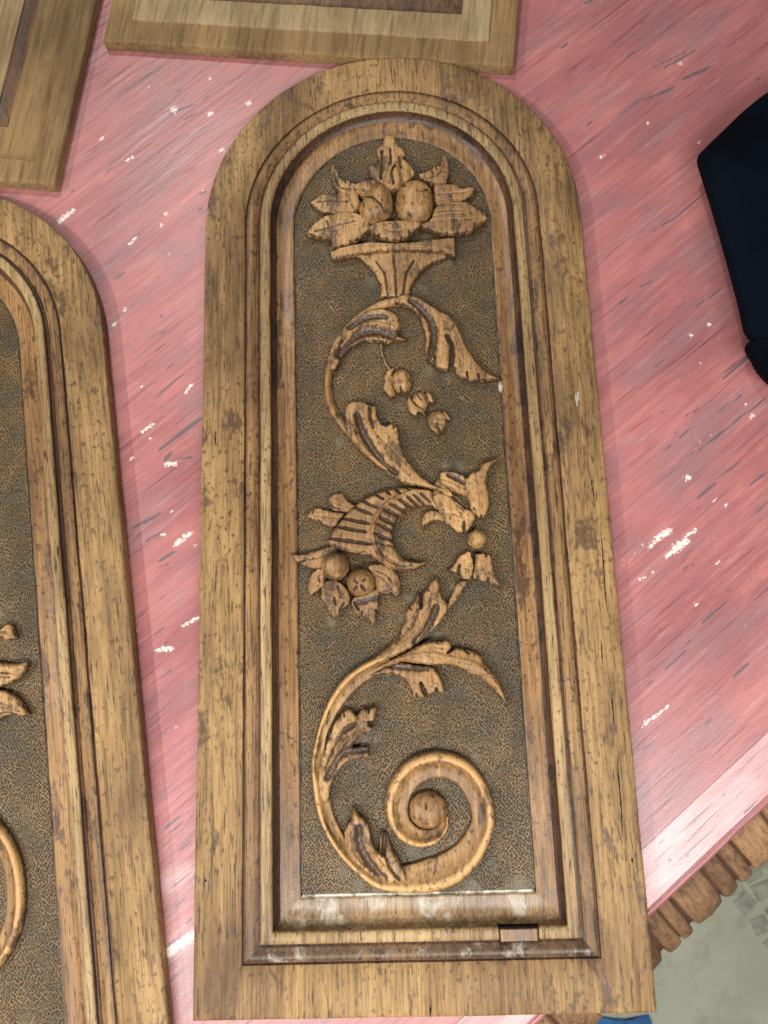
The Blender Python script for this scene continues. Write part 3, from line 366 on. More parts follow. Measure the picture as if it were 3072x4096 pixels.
RIBBONS = [
 ('stem',[(167.4,502.9,4.2),(158.9,502.7,6.4),(149.2,502.4,7),(139.5,500.3,7),(128.6,494.3,7.5),(117.7,486,7.7),(108.9,475.8,7.7),(102.5,465.4,7.5),(98.5,453.2,6.6),(96.5,440,6.1),(96.6,427.8,6.5),(99.2,416.7,6.9),(104.3,406.7,6.9),(109.8,397.8,5.1),(116.3,388.9,3.1)],4.6,'round'),
 ('scroll',[(136.7,226.9,6.4),(128,223,11.8),(119.3,218.9,11.8),(110.5,213.1,12),(102.8,205.6,11.1),(96.2,196.5,9.8),(90.9,186.3,8.1),(87.1,176.8,6.6),(84.4,163.7,8.2),(83.6,154.9,8.3),(85.7,142.9,11.6),(87,132,10.6),(89.7,121.2,10),(95.4,109.3,10),(103.1,99.1,10.2),(113,89.9,11.2),(125.1,82.4,13.4),(140.7,81,16.7),(157.6,82.8,21.1),(172.8,87.3,21.1),(184.5,95.6,18.9),(192.4,106.4,16.8),(196.9,118.5,15.8),(194,134.6,17.2),(184.3,148.7,18.2),(167.9,154.6,18.3),(151.2,150.3,18.1),(141.1,139.2,17.1),(137.4,125.8,16.1),(140.9,114.3,14.2),(150.8,107.4,12.2),(162.1,107.7,9.4),(169.4,113.6,6.3),(171.5,120.7,2.2)],6.6,'scroll'),
]
# ---- wear on the painted table, millimetres along / across its edge: x0, y0, x1, y1, width
DARK_MARKS = [(126,756,140.6,755.9,1.3),(145.1,726.7,151.8,723.6,2),(157.2,703.7,167.6,702.3,2.8),(181.7,703.6,197.5,700.4,2.4),(127.4,711.8,150.1,705.2,3.3),(133.5,699.4,150.5,694.9,2.9),(54,703.7,66,702.6,1.3),(20.3,707.2,24.3,708.4,1.1),(99.7,634.6,107.6,632.3,2.3),(91.4,621.6,95.9,621.3,1.8),(449.4,494.3,470.9,491.7,2.1),(415.7,538.1,425.6,536.4,1.8),(425.2,527.1,438.6,525.8,1.2),(484.2,509.9,487.8,509.1,2.5),(458.2,472.1,494.5,464.2,1.8),(463.1,466.4,502.4,459.5,2.1),(471.4,447.2,496.5,440.9,3.7),(432.6,454.2,462.1,446.2,3),(381.8,467.5,389.8,468.4,2.3),(515.2,406.4,519.8,405.8,3),(355.3,363,377.7,360.3,2),(377.7,360.3,411.8,360.3,1.1),(283.3,335.9,304.4,333.7,1.6),(310.3,335.7,331.6,331.4,1.6),(334.2,294.3,370.3,291.1,1.1),(312.6,241.7,339.6,239.7,2.5),(463.1,556.4,470.1,554.9,1.6),(0.2,619,12,618.2,2),(46,619.8,53.7,617.9,1.2),(10.9,567,12.9,566,2.3),(-14.3,545,0.2,546.2,1.6),(-37.3,543.1,-20.8,541.6,1.3),(-18.8,527.1,-5.2,528,1.3),(-33.2,514.9,-3.4,515.9,2.1),(-8,557.2,11.5,554,0.9),(-56.9,478.5,-15.2,477.3,4.3),(-58.9,468.8,-51,470.5,3.7),(-48,462.2,-40.1,456.9,2.8),(58.3,596.8,59.5,596.5,2),(90.8,623,96.2,621.6,1.8),(101.2,633.8,106.6,631.5,1.6),(-21.9,607.4,-6.2,606.3,0.9),(-109.5,442.7,-84.9,437.4,3.2),(-92.2,438.1,-91.1,437.8,2.1),(-93,434.4,-91.9,434.1,1.9),(-113.3,435.7,-106.1,435,1.8),(-107.5,427.9,-90.3,424.9,1.9),(-108.8,408.8,-93.6,406.7,3.3),(-110.4,404.8,-101.7,402.8,2.6),(-142.7,404.3,-132.8,403.9,1.3),(-151.9,386.5,-134.3,384.7,1.3),(-130.4,386.6,-113.6,384.3,1.7),(-146.2,366.9,-132.4,366.8,1.1),(-164.6,365.7,-154.6,365.7,1.1),(-160.2,358.2,-149.7,357.1,1.4),(-181.4,321.1,-138.8,320.1,1.1),(-165.9,340.3,-149.4,339,1.2),(-221.4,255.8,-196.5,253.7,1.4),(-216.7,248.5,-202.6,247.2,1.8),(-222,251.7,-196.4,249,0.8),(-241.6,221.4,-217.8,220.9,1.1),(-219.7,237.2,-206.1,236.3,0.9),(-247.7,210.9,-231.2,209.5,0.9),(-242.5,196.8,-236.7,197.5,1.3),(-224.1,265,-183.1,265,0.6),(282.8,335.8,288.7,335.6,0.8),(293.3,336.1,301.6,334.5,1.3),(310.2,335.9,325.8,331.9,1.9),(350.5,292.9,370.5,291.3,1.2),(337.6,294,344.6,293.6,0.9),(308.5,238.3,340,238.9,2.9),(275.3,278.7,291.5,278.1,0.8),(286.3,222.2,309.6,220.4,1.5),(266.2,235.4,280.6,233.1,2.3),(249.8,230.7,258.7,230.1,1.1),(250.5,226.6,269.4,225.5,1),(248.1,211.7,259.4,209.5,1.5),(259.4,209.5,286,208.9,2.2),(286,208.9,323,206.5,1),(227.7,184.7,247.8,183.9,2.3),(249.7,185.7,274,184.2,2.3),(259.1,167.3,280.9,165.7,2),(209.3,235.3,220.9,234.6,0.8),(232.9,227.8,242.9,226.1,1.5),(253.4,248.8,259.8,248.1,0.6),(165.5,117.4,189.6,116.7,2.4),(161.1,113,183.8,113.4,1.2),(142.7,114.8,152,113.8,1.1),(69.9,81.6,89.5,80.4,1.6),(115.9,66.5,123.5,66.2,1.8),(154.9,76.9,170.9,76.3,0.8),(122.7,111.2,143.2,111,0.8),(101.7,112,113.2,110.2,0.8),(180.5,153.8,191.8,151.4,1.4),(59.1,47.8,60.8,47,1.6),(36.6,29.8,46.5,29.8,1.3),(35.4,18.4,38.2,18.2,2.1),(96.6,7.9,113.4,7.2,1.4)]
RED_MARKS = [(100.3,658.6,115.1,654.9,4.7),(220.8,254.6,248.9,252.7,2.9),(222.1,266.4,238.6,265.2,1.2),(264.1,265.9,281.5,264.2,1.7),(217.7,179.2,225.7,178,2),(143.8,182.6,173.9,181.6,1.6),(126.6,160.7,166.5,158.6,1.2),(172.4,158.3,207.7,155.9,1.3),(101.3,128.6,146.7,132,1.8),(149.5,90.3,177.4,91.2,1.8),(60.4,76.6,121.1,70.4,1.5),(89.4,57.8,105,56.7,1.2),(222.8,132.2,247.6,132.8,1.1),(202.9,108.9,222.6,108.6,1.1),(-143.2,359.2,-125.1,358.1,2.2),(46.8,33.9,91,34.6,1.2),(28.3,35,46.8,33.9,1.4)]
WHITE_MARKS = [(132.5,712.1,134.1,712,5.9),(69.6,731.9,70.9,731.5,3.7),(153.5,688.2,155.2,688.3,4.4),(139.7,654.3,141.2,654.2,3.8),(175.2,716.1,176.4,715.9,2.3),(131.2,745.8,132,746,1.8),(73.9,700.3,79.9,699.8,3),(68.6,638.5,70.1,638.3,3.1),(184.1,674.5,185.6,674.7,4.5),(371.1,439,372.9,438.8,3.2),(421.1,436.4,422.2,436.3,2.3),(439.7,396.1,440.8,396,2.1),(480.9,459.4,482,459.3,2.7),(331.6,276.8,333.1,276.7,2.8),(314.7,279.6,316.4,279.3,2.5),(-2.4,691.5,12.4,692.6,4.7),(29.8,635.8,37.2,637.4,2.5),(59.6,632.1,60.7,632.1,2.7),(48.7,608.1,49.7,608,2.2),(69.7,638.1,70.8,638.1,2.5),(-8,591.6,-6.7,591.5,2.9),(-22.1,586.8,-20.7,586.5,3.2),(-36.6,529.4,-35.4,529.2,1.9),(-5.2,504.7,-12.2,502.6,2.3),(-57.5,499.2,-47.7,498.1,2.8),(-56.9,491,-55.7,490.9,1.8),(-77.2,487.7,-76,487.5,2.8),(-59,466,-53,460.8,3.4),(-90.5,410.8,-77.7,410.7,4.1),(-94.7,423.4,-92.7,422.6,2.9),(-80.4,401.1,-79.3,400.9,2.5),(-123.9,359.7,-110.3,355.9,2.3),(-148.4,357.2,-139.3,350.9,3.6),(-170.9,304.6,-169.8,304.4,2.1),(-153.1,378.8,-152,378.6,1.8),(-78.6,433.7,-77.4,433.5,1.9),(-266.1,191,-243.9,188,5.8),(232.7,200.3,233.9,200.3,4),(303.2,203.4,304.9,203.1,3.5),(238.9,167.5,239.9,167.3,2.3),(235.6,175.1,239.6,175.1,1.6),(259.3,214.6,260.2,214.5,1.6),(269.8,212.6,270.5,212.5,1.3),(306.6,213.2,307.5,213.1,1.5),(331.2,276.6,332.2,276.4,1.9),(304.6,258.9,305.5,258.9,1.7),(175.6,180.8,184.2,181.9,3.3),(184.2,181.9,195.3,180.4,5),(181,168.4,187.4,167.2,4),(188,167.8,198.7,167.2,6.5),(200,169.7,210,168.4,2.5),(154,168.1,158.3,167.4,2.3),(164,166.9,165.1,166.7,1.6),(204,141,206.4,139.6,1.8),(173.2,186.3,173.7,186.3,1.5),(163.9,185.2,164.5,185.1,1.4),(155,185.5,155.5,185.5,1.2),(82.8,93.7,106.7,91.2,2.1),(170.9,129.6,172.2,129.7,2.3)]
WASH_MARKS = [(44.7,28,112,20.5,14.1),(20.5,15.7,54.7,13.2,10.4),(-240.9,226.4,-221,221.3,11.4),(-266.3,192.3,-246.9,187.2,14.9)]
# ---- pale residue and painted sheen on the ground, and drying cracks
DUST_SHEEN = [(110.1,76.4,6.8,1),(99,86.1,6.8,0.8),(161.6,95.1,6.8,1),(148.1,97.6,6.3,1),(177.7,100,5.6,0.9),(185.1,72.7,9,1),(218.6,74,10,1),(89.7,71.1,6.7,0.6),(172.9,162.4,5.7,0.8),(193.3,155.7,5.7,0.8),(171.7,138.8,6.3,0.6),(101.4,193.2,5.9,0.6),(95.4,185.4,4.7,0.6),(124.6,71.9,6.8,0.8),(124.4,172.1,3.5,0.7),(200.5,142.4,4.6,0.6),(132.7,109.6,4.6,0.6),(201.6,86.9,5.6,0.6),(131.9,467.3,5.4,0.9),(173.3,443.9,5.8,0.8),(104.7,390.2,5.2,0.9),(227.3,452.4,2.6,1),(187.8,438.7,5.2,0.7),(194.3,366,5.1,0.8),(163.9,395,2.6,0.9),(151.3,416.3,4.1,0.6),(99,472.4,4.3,0.6),(183.3,367.5,5.7,0.9),(201,359.7,4.5,0.8),(209.2,364,3.3,0.8),(95.6,254.7,5.5,0.9),(91.2,319.3,5.6,0.6),(153.2,269,5.4,0.6),(148.3,257.2,6.6,0.6),(84.3,310.5,4.5,0.6),(173,342.3,4.5,0.7),(153.5,269.4,5.5,0.8),(146.3,254.4,4.4,0.8),(183.4,276,4.4,0.7),(169.9,243.9,5.4,0.6),(115.6,172.4,6.3,0.9),(104.4,197.5,4.3,0.8),(132.1,520.6,7.2,0.8),(172.7,514.5,6,0.6),(86,583.3,4.9,0.7),(91.7,555.9,6.1,0.5),(107.1,535.1,6.1,0.6),(194,534.2,6,0.6)]
CRACKS = [[(288.2,358.0),(288.9,345.7),(289.7,329.8)],[(292.4,318.6),(292.0,296.8),(291.5,278.8),(291.6,254.0)],[(289.5,199.9),(289.2,190.9),(289.0,178.2)],[(289.2,156.3),(288.8,143.4),(288.8,126.6)],[(288.9,141.8),(288.5,116.3),(288.0,107.7)],[(285.4,235.1),(284.8,218.0)],[(10.6,401.3),(10.4,387.5)],[(155.4,7.3),(154.7,0.1)]]

# ------------------------------------------------------------------ the setting: floor
def grid_sheet(name, x0, x1, y0, y1, z, mat, n=2):
    xs = np.linspace(x0, x1, n); ys = np.linspace(y0, y1, n)
    X, Y = np.meshgrid(xs, ys, indexing='ij'); v = np.c_[X.ravel(), Y.ravel(), np.full(X.size, z)]
    f = [(i * n + j, (i + 1) * n + j, (i + 1) * n + j + 1, i * n + j + 1) for i in range(n - 1) for j in range(n - 1)]
    return mesh_object(name, v, f, mat, smooth=False)
FLOOR_Z = -0.75
floor = grid_sheet('floor', -4, 4, -4, 5, FLOOR_Z, M_FLOOR); floor['kind'] = 'structure'
# row of darker stones let into the floor, beyond the table edge
ang = math.atan2(-66.7, 39.1)
for r in range(3):
    for k in range(9):
        u = -0.14 + k * 0.036 + random.uniform(-.003, .003); w = 0.014 + r * 0.034 + random.uniform(-.002, .002)
        v, f = box_mesh(-0.0155, 0.0155, -0.0145, 0.0145, 0, 0.002 + random.uniform(0, .002), 0.0018)
        o = poly_object('stone', v, f, M_STONE, floor)
        o.location = (0.664 + u * math.cos(ang) - w * math.sin(ang), -0.194 + u * math.sin(ang) + w * math.cos(ang), FLOOR_Z)
        o.rotation_euler = (0, 0, ang + random.uniform(-.25, .25)); o.scale = (random.uniform(.8, 1.12), random.uniform(.8, 1.12), 1)

# ------------------------------------------------------------------ table
EA = D(38.2)
table = thing('table', 'wooden table with worn pink painted top and fluted carved edge', 'table', (0.3037, 0.050, 0), EA)

def seg_dist(X, Y, x0, y0, x1, y1):
    dx, dy = x1 - x0, y1 - y0; L = dx * dx + dy * dy + 1e-9
    t = np.clip(((X - x0) * dx + (Y - y0) * dy) / L, 0, 1)
    return np.hypot(X - x0 - t * dx, Y - y0 - t * dy), t

def table_sheet(name, xs, ys, mat, marks=True):
    X, Y = np.meshgrid(xs, ys, indexing='ij')
    att = {}
    for an, rows, gain in (('scrape', DARK_MARKS, 1.0), ('redline', RED_MARKS, 1.0), ('white', WHITE_MARKS, 1.0), ('wash', WASH_MARKS, 1.0)):
        A = np.zeros(X.shape)
        for (x0, y0, x1, y1, w) in rows:
            w = max(w * 0.5, 0.8) * (1.05 if an in ('scrape', 'redline') else 1.25 if an == 'white' else 1.6)
            a, b = max(0, np.searchsorted(xs, min(x0, x1) - 4 * w)), np.searchsorted(xs, max(x0, x1) + 4 * w)
            c, e = max(0, np.searchsorted(ys, min(y0, y1) - 4 * w)), np.searchsorted(ys, max(y0, y1) + 4 * w)
            if b <= a or e <= c: continue
            d, t = seg_dist(X[a:b, c:e], Y[a:b, c:e], x0, y0, x1, y1)
            ww = w * (1 - 0.45 * np.abs(2 * t - 1) ** 2) if an in ('scrape', 'redline') else w
            A[a:b, c:e] = np.maximum(A[a:b, c:e], np.exp(-(d / ww) ** 2))
        att[an] = A.ravel()
    Z = vnoise(X, Y * 3, 60) * 0.25 + vnoise(X * .3, Y * 3, 9) * 0.12
    nx, ny = X.shape
    v = np.c_[X.ravel(), Y.ravel(), np.minimum(Z.ravel() - .1, 0)] / 1000
    idx = np.arange(nx * ny).reshape(nx, ny)
    f = np.stack([idx[:-1, :-1], idx[1:, :-1], idx[1:, 1:], idx[:-1, 1:]], -1).reshape(-1, 4)
    return mesh_object(name, v, f, mat, table, True, att)
fx = np.concatenate([np.linspace(-900, -400, 12)[:-1], np.arange(-400, 600, 1.5), np.linspace(600, 1100, 12)])
table_sheet('table_top', fx, np.concatenate([[35.2], np.arange(36, 930, 1.5), np.linspace(930, 1300, 10)]), M_PAINT)
table_sheet('border_board', fx, np.linspace(6.4, 34.95, 20), M_PAINT_P)

def extrude_profile(name, prof, x0, x1, mat, n=160, wob=0.0003):
    xs = np.linspace(x0, x1, n); p = np.array(prof); k = len(p)
    V = np.zeros((n, k, 3)); V[:, :, 0] = xs[:, None]; V[:, :, 1] = p[None, :, 0]; V[:, :, 2] = p[None, :, 1]
    V[:, :, 1] += vnoise(xs * 1000, xs * 0, 17)[:, None] * wob * 2; V[:, :, 2] += vnoise(xs * 1000, xs * 0 + 9, 23)[:, None] * wob
    idx = np.arange(n * k).reshape(n, k)
    f = np.stack([idx[:-1, :-1], idx[:-1, 1:], idx[1:, 1:], idx[1:, :-1]], -1).reshape(-1, 4)
    z = np.zeros(n * k)
    return mesh_object(name, V.reshape(-1, 3), f, mat, table, True, {'scrape': z, 'redline': z, 'white': z, 'wash': z})
extrude_profile('edge_moulding', [(.0062, -.004), (.0062, -.0008), (.0052, -.0018), (.0045, -.0006), (.0030, -.0002), (.0014, -.0012), (.0004, -.0030), (.0000, -.0055), (.0006, -.0085), (.0022, -.0100), (.0022, -.0135)], -.9, 1.1, M_PAINT, 300)
v, f = box_mesh(-.9, 1.1, .02, 1.3, -.045, -.0010, .001); poly_object('under_frame', v, f, plain('under_frame_paint', s2l(128, 78, 78), .6), table)
for lx in (-.75, .95):
    for ly in (.12, 1.18):
        v, f = box_mesh(lx - .035, lx + .035, ly - .035, ly + .035, FLOOR_Z, -.044, .002); poly_object('leg', v, f, M_LOBE, table)

def lobe_mesh(w, broad):
    """one flute of the carved edge: runs outward (-y) and droops; convex bar, or a wider hollowed leaf"""
    nu, nv = 15, 13
    V = []
    for i in range(nu):
        t = i / (nu - 1)
        y = 0.004 - 0.043 * t; z = -0.0105 - 0.012 * t - 0.0035 * t ** 6 * 4
        for j in range(nv):
            s = -1 + 2 * j / (nv - 1)
            ww = w / 2 * (1.0 if not broad else (1 - 0.10 * t)) * (1 - 0.14 * max(0, t - .85) / .15)
            if broad: h = 0.0032 * (0.35 + 0.65 * abs(s) ** 2) * (1 - abs(s) ** 9) + 0.0016 * math.exp(-(s / .25) ** 2) * t
            else: h = 0.0034 * max(0, 1 - abs(s) ** 3.2) ** .6
            h *= min(1, (1 - t) / .05 + .2)
            yy = y - (0.0016 * math.cos(s * math.pi / 2) * t if broad else 0.0006 * math.cos(s * math.pi / 2) * t)
            V.append((s * ww, yy, z + h - (0.004 if abs(s) == 1 else 0)))
        # keep the rows ordered
    idx = np.arange(nu * nv).reshape(nu, nv)
    F = np.stack([idx[:-1, :-1], idx[1:, :-1], idx[1:, 1:], idx[:-1, 1:]], -1).reshape(-1, 4).tolist()
    base = len(V)
    for j in range(nv):
        x, y, z = V[(nu - 1) * nv + j]; V.append((x, y + .002, z - .018))
    for j in range(nv - 1): F.append(((nu - 1) * nv + j, base + j, base + j + 1, (nu - 1) * nv + j + 1))
    return V, F
lobe_me = {}
for key, w, broad in (('a', .0143, False), ('b', .0114, False), ('c', .0301, True)):
    V, F = lobe_mesh(w, broad)
    o = mesh_object('carved_lobe', V, F, M_LOBE, table); lobe_me[key] = o.data
    bpy.data.objects.remove(o)
for per in range(-8, 12):
    x = -0.0052 + per * 0.0568
    for key, c in (('a', .0073), ('b', .02045), ('c', .04155)):
        if not -.45 < x + c < .6: continue
        o = bpy.data.objects.new('carved_lobe', lobe_me[key]); COL.objects.link(o); o.parent = table
        o.location = (x + c + random.uniform(-.0006, .0006), random.uniform(-.0012, .0008), random.uniform(-.0006, .0006)); o.rotation_euler = (0, 0, random.uniform(-.03, .03))
# backing behind the lobes so the cuts end in wood
extrude_profile('lobe_backing', [(.0040, -.0135), (-.020, -.0185), (-.029, -.0225), (-.031, -.042), (.02, -.044)], -.46, .62, plain('lobe_backing_wood', s2l(84, 58, 42), .7), 60)

# ------------------------------------------------------------------ carved panel: swept frame
W, YS, R0 = 0.30, 0.5709, 0.15
def outline_at(u, step=0.0022):
    """closed path at inset u: counter-clockwise from the lower left corner"""
    x0, x1, y0, r = u, W - u, u, R0 - u
    nb, ns, na = int(W / step), int(YS / step), int(math.pi * R0 / step)
    P = [(x0 + (x1 - x0) * i / nb, y0) for i in range(nb)]
    P += [(x1, y0 + (YS - y0) * i / ns) for i in range(ns)]
    P += [(W / 2 + r * math.cos(math.pi * i / na), YS + r * math.sin(math.pi * i / na)) for i in range(na)]
    P += [(x0, YS + (y0 - YS) * i / ns) for i in range(ns)]
    return np.array(P), nb, ns, na

def sweep(name, prof, mat, parent, wob=0.00022, span=None, attrs=None):
    rings = []
    for (u, z) in prof:
        p, nb, ns, na = outline_at(u)
        n1 = vnoise(p[:, 0] * 1000, p[:, 1] * 1000, 6.0) * wob; n2 = vnoise(p[:, 0] * 1000 + 400, p[:, 1] * 1000, 28.0) * wob * 2.2
        q = np.c_[p, np.full(len(p), z) + n1 * 0.8 + n2 * .6]
        ctr = np.array([W / 2, YS]); q[:, 0] += (n2 + n1 * 0.7) * np.sign(W / 2 - p[:, 0]); q[:, 1] += (n2 * .6) * 1.0
        rings.append(q)
    V = np.stack(rings, 1); n, k = V.shape[:2]
    idx = np.arange(n * k).reshape(n, k); nx = np.roll(idx, -1, 0)
    f = np.stack([idx[:, :-1], nx[:, :-1], nx[:, 1:], idx[:, 1:]], -1)
    if span == 'bottom': f = f[:nb]
    elif span == 'upper': f = f[nb:]
    f = f.reshape(-1, 4)
    used = np.unique(f); remap = -np.ones(n * k, int); remap[used] = np.arange(len(used))
    return mesh_object(name, V.reshape(-1, 3)[used], remap[f], mat, parent, True)

T = PANEL_T; ZG = T - 0.0092
P_FRAME = [(.0006, 0), (0, .0010), (0, T - .0016), (.0003, T - .0007), (.0010, T - .0001), (.0022, T), (.012, T + .0001), (.0316, T), (.0323, T - .0005)]
P_QUIRK = [(.0323, T - .0005), (.0328, T - .0014), (.0333, T - .0024), (.0338, T - .0016), (.0342, T - .0002)]
P_STEP = [(.0428, T - .0017), (.0440, T - .0024), (.0450, T - .0024), (.0452, T - .0008), (.0453, T + .0010)]
P_COVE_EDGE = [(.0531, T + .0008), (.0533, T - .0016), (.0538, T - .0034), (.0552, T - .0054), (.0570, T - .0068)]
P_MOULD = [(.0342, T - .0002), (.0352, T + .0006), (.0372, T + .0009), (.0396, T + .0004), (.0416, T - .0009), (.0428, T - .0017)]
P_FILLET = [(.0453, T + .0010), (.0456, T + .0022), (.0464, T + .0026), (.0490, T + .0027), (.0516, T + .0026), (.0526, T + .0021), (.0531, T + .0008)]
P_COVE = [(.0570, T - .0068), (.0592, T - .0076), (.0620, T - .0080), (.0655, T - .0080), (.0690, T - .0077), (.0703, T - .0079), (.0707, T - .0088)]
P_LINE_B = [(.0703, T - .0078), (.0706, T - .0084), (.0711, T - .0089), (.0716, T - .0087), (.0720, T - .0084), (.0723, T - .0093)]
P_LINE = [(.0706, T - .0083), (.0708, T - .0099), (.0716, T - .0102), (.0722, T - .0093)]


# ------------------------------------------------------------------ carved ornament engine
def smooth_outline(pts, step=0.6):
    """closed Catmull-Rom through the traced points; a third value of 1 marks a sharp tip"""
    n = len(pts); out = []
    for i in range(n):
        p0, p1, p2, p3 = pts[i - 1], pts[i], pts[(i + 1) % n], pts[(i + 2) % n]
        a = np.array(p1[:2], float); b = np.array(p2[:2], float)
        m1 = (b - np.array(p0[:2])) * .5 if len(p1) < 3 else (b - a) * .8
        m2 = (np.array(p3[:2]) - a) * .5 if len(p2) < 3 else (b - a) * .8
        L = np.linalg.norm(b - a)
        m1 *= min(1, 1.3 * L / (np.linalg.norm(m1) + 1e-9)); m2 *= min(1, 1.3 * L / (np.linalg.norm(m2) + 1e-9))
        k = max(2, int(L / step))
        for t in np.linspace(0, 1, k, endpoint=False):
            out.append((2*t**3-3*t**2+1)*a + (t**3-2*t**2+t)*m1 + (-2*t**3+3*t**2)*b + (t**3-t**2)*m2)
    return np.array(out)

def smooth_line(pts, step=0.8):
    pts = [np.array(p[:2], float) for p in pts]; out = []
    for i in range(len(pts) - 1):
        a, b = pts[i], pts[i + 1]; p0 = pts[i - 1] if i else a - (b - a); p3 = pts[i + 2] if i + 2 < len(pts) else b + (b - a)
        m1 = (b - p0) * .5; m2 = (p3 - a) * .5; k = max(2, int(np.linalg.norm(b - a) / step))
        for t in np.linspace(0, 1, k, endpoint=False):
            out.append((2*t**3-3*t**2+1)*a + (t**3-2*t**2+t)*m1 + (-2*t**3+3*t**2)*b + (t**3-t**2)*m2)
    out.append(pts[-1]); return np.array(out)

def line_dist(X, Y, L):
    best = np.full(X.shape, 1e9); par = np.zeros(X.shape)
    n = len(L) - 1
    for i in range(n):
        d, t = seg_dist(X, Y, L[i, 0], L[i, 1], L[i + 1, 0], L[i + 1, 1])
        m = d < best; best[m] = d[m]; par[m] = (i + t[m]) / n
    return best, par

def veins(outline):
    """fine gouge cuts on a leaf: a midrib and side veins along its long axis"""
    P = np.array([p[:2] for p in outline], float); c = P.mean(0); Q = P - c
    w_, v_ = np.linalg.eigh(Q.T @ Q); ax = v_[:, 1]; sd_ = v_[:, 0]
    s = Q @ ax; half = np.abs(Q @ sd_).max(); L0, L1 = s.min() * .72, s.max() * .72
    if L1 - L0 < 9: return []
    out = [([tuple(c + ax * L0), tuple(c + ax * (L0 + L1) / 2 + sd_ * half * .08), tuple(c + ax * L1)], .45, .55, .45)]
    k = int((L1 - L0) / 4.5)
    for i in range(1, k):
        a = L0 + (L1 - L0) * i / k
        for sg in (-1, 1): out.append(([tuple(c + ax * a + sd_ * sg * .6), tuple(c + ax * (a + 2.4) + sd_ * sg * half * .75)], .38, .4, .3))
    return out

def carve(name, H, w, crown, base, outline, feats, parent, mat, h=0.5):
    H, crown = (H * 1.4, crown) if w > 6 else (H * 1.4, crown * 1.5)
    w = w * 1.25 if w < 3 else w
    if min(p[1] for p in outline) > 600: feats = [(p_, g_ * 1.35, d_ * (1.35 if d_ > 0 else 1), k_) for (p_, g_, d_, k_) in feats]; base = base + (1.6 if name == 'leaf' else 0)
    if name == 'leaf': feats = list(feats) + veins(outline)
    """a carved piece as a closed-edged relief: steep cut sides, rounded shoulder, grooves and ridges"""
    O = smooth_outline(outline)
    if w < 3:                                   # knife-cut, slightly toothed edge
        k = .36 if name in ('leaf', 'calyx', 'flower_petal') else .25
        O = O + np.c_[vnoise(O[:, 0], O[:, 1], 1.6), vnoise(O[:, 0] + 31, O[:, 1], 1.6)] * k * 1.6
    x0, y0 = O.min(0) - h * 2; x1, y1 = O.max(0) + h * 2
    xs = np.arange(x0, x1, h); ys = np.arange(y0, y1, h); X, Y = np.meshgrid(xs, ys, indexing='ij')
    best = np.full(X.shape, 1e9); NX = X.copy(); NY = Y.copy(); inside = np.zeros(X.shape, bool)
    n = len(O)
    for i in range(n):
        a, b = O[i], O[(i + 1) % n]
        dx, dy = b - a; L = dx * dx + dy * dy + 1e-12
        t = np.clip(((X - a[0]) * dx + (Y - a[1]) * dy) / L, 0, 1); px = a[0] + t * dx; py = a[1] + t * dy
        d = np.hypot(X - px, Y - py); m = d < best; best[m] = d[m]; NX[m] = px[m]; NY[m] = py[m]
        c = (a[1] > Y) != (b[1] > Y)
        if c.any(): inside ^= c & (X < dx * (Y - a[1]) / (dy if abs(dy) > 1e-12 else 1e-12) + a[0])
    sd = np.where(inside, best, -best)
    keep = sd > -h * 0.95
    cell = keep[:-1, :-1] & keep[1:, :-1] & keep[1:, 1:] & keep[:-1, 1:] & ((inside[:-1, :-1] | inside[1:, :-1] | inside[1:, 1:] | inside[:-1, 1:]))
    t = np.clip(sd / w, 0, 1)
    z = base + H * (0.42 + 0.58 * np.sqrt(np.clip(1 - (1 - t) ** 2, 0, 1)))
    if w > 6: z = base + H * np.sqrt(np.clip(1 - (1 - np.clip(sd / max(sd.max(), 1), 0, 1)) ** 2, 0, 1)) * 0.9 + H * 0.1
    if crown: z = z + crown * np.clip(sd / max(sd.max(), .1), 0, 1) ** 0.8
    var = 0.25 + 0.40 * np.exp(-np.clip(sd, 0, 99) / 1.2)
    for (pts, gw, depth, dark) in feats:
        L = smooth_line(pts)
        if dark > .85 and gw > 1.5: gw = gw * 1.3; depth = depth * 1.15
        d, par = line_dist(X, Y, L)
        taper = 0.55 + 0.45 * np.sin(np.clip(par, 0.02, 0.98) * math.pi) ** 0.7
        g = np.exp(-(d / (gw * taper)) ** 2 * 1.0)
        z = z - depth * 1.25 * g * (0.7 + 0.3 * taper)
        if depth < 0: var = var - 0.95 * g
        if dark: var = np.maximum(var, dark * np.exp(-(d / (gw * 1.35)) ** 2))
    z = z + vnoise(X, Y, 4.5) * 0.35 + vnoise(X + 50, Y, 1.7) * 0.14
    z = np.maximum(z, 0.25)
    out = ~inside
    var = np.maximum(var, np.where(out, 0.8, 0.62 * np.exp(-np.clip(sd, 0, 9) / 0.35)))       # grime stuck along the cut foot of the carving
    PX = np.where(out, NX, X); PY = np.where(out, NY, Y); z = np.where(out, -0.5, z)
    idx = np.arange(X.size).reshape(X.shape)
    f = np.stack([idx[:-1, :-1][cell], idx[1:, :-1][cell], idx[1:, 1:][cell], idx[:-1, 1:][cell]], -1)
    used = np.unique(f); remap = -np.ones(X.size, int); remap[used] = np.arange(len(used))
    V = np.c_[PX.ravel()[used] / 1000, PY.ravel()[used] / 1000, ZG + z.ravel()[used] / 1000]
    return mesh_object(name, V, remap[f], mat, parent, True, {'varnish': var.ravel()[used]})

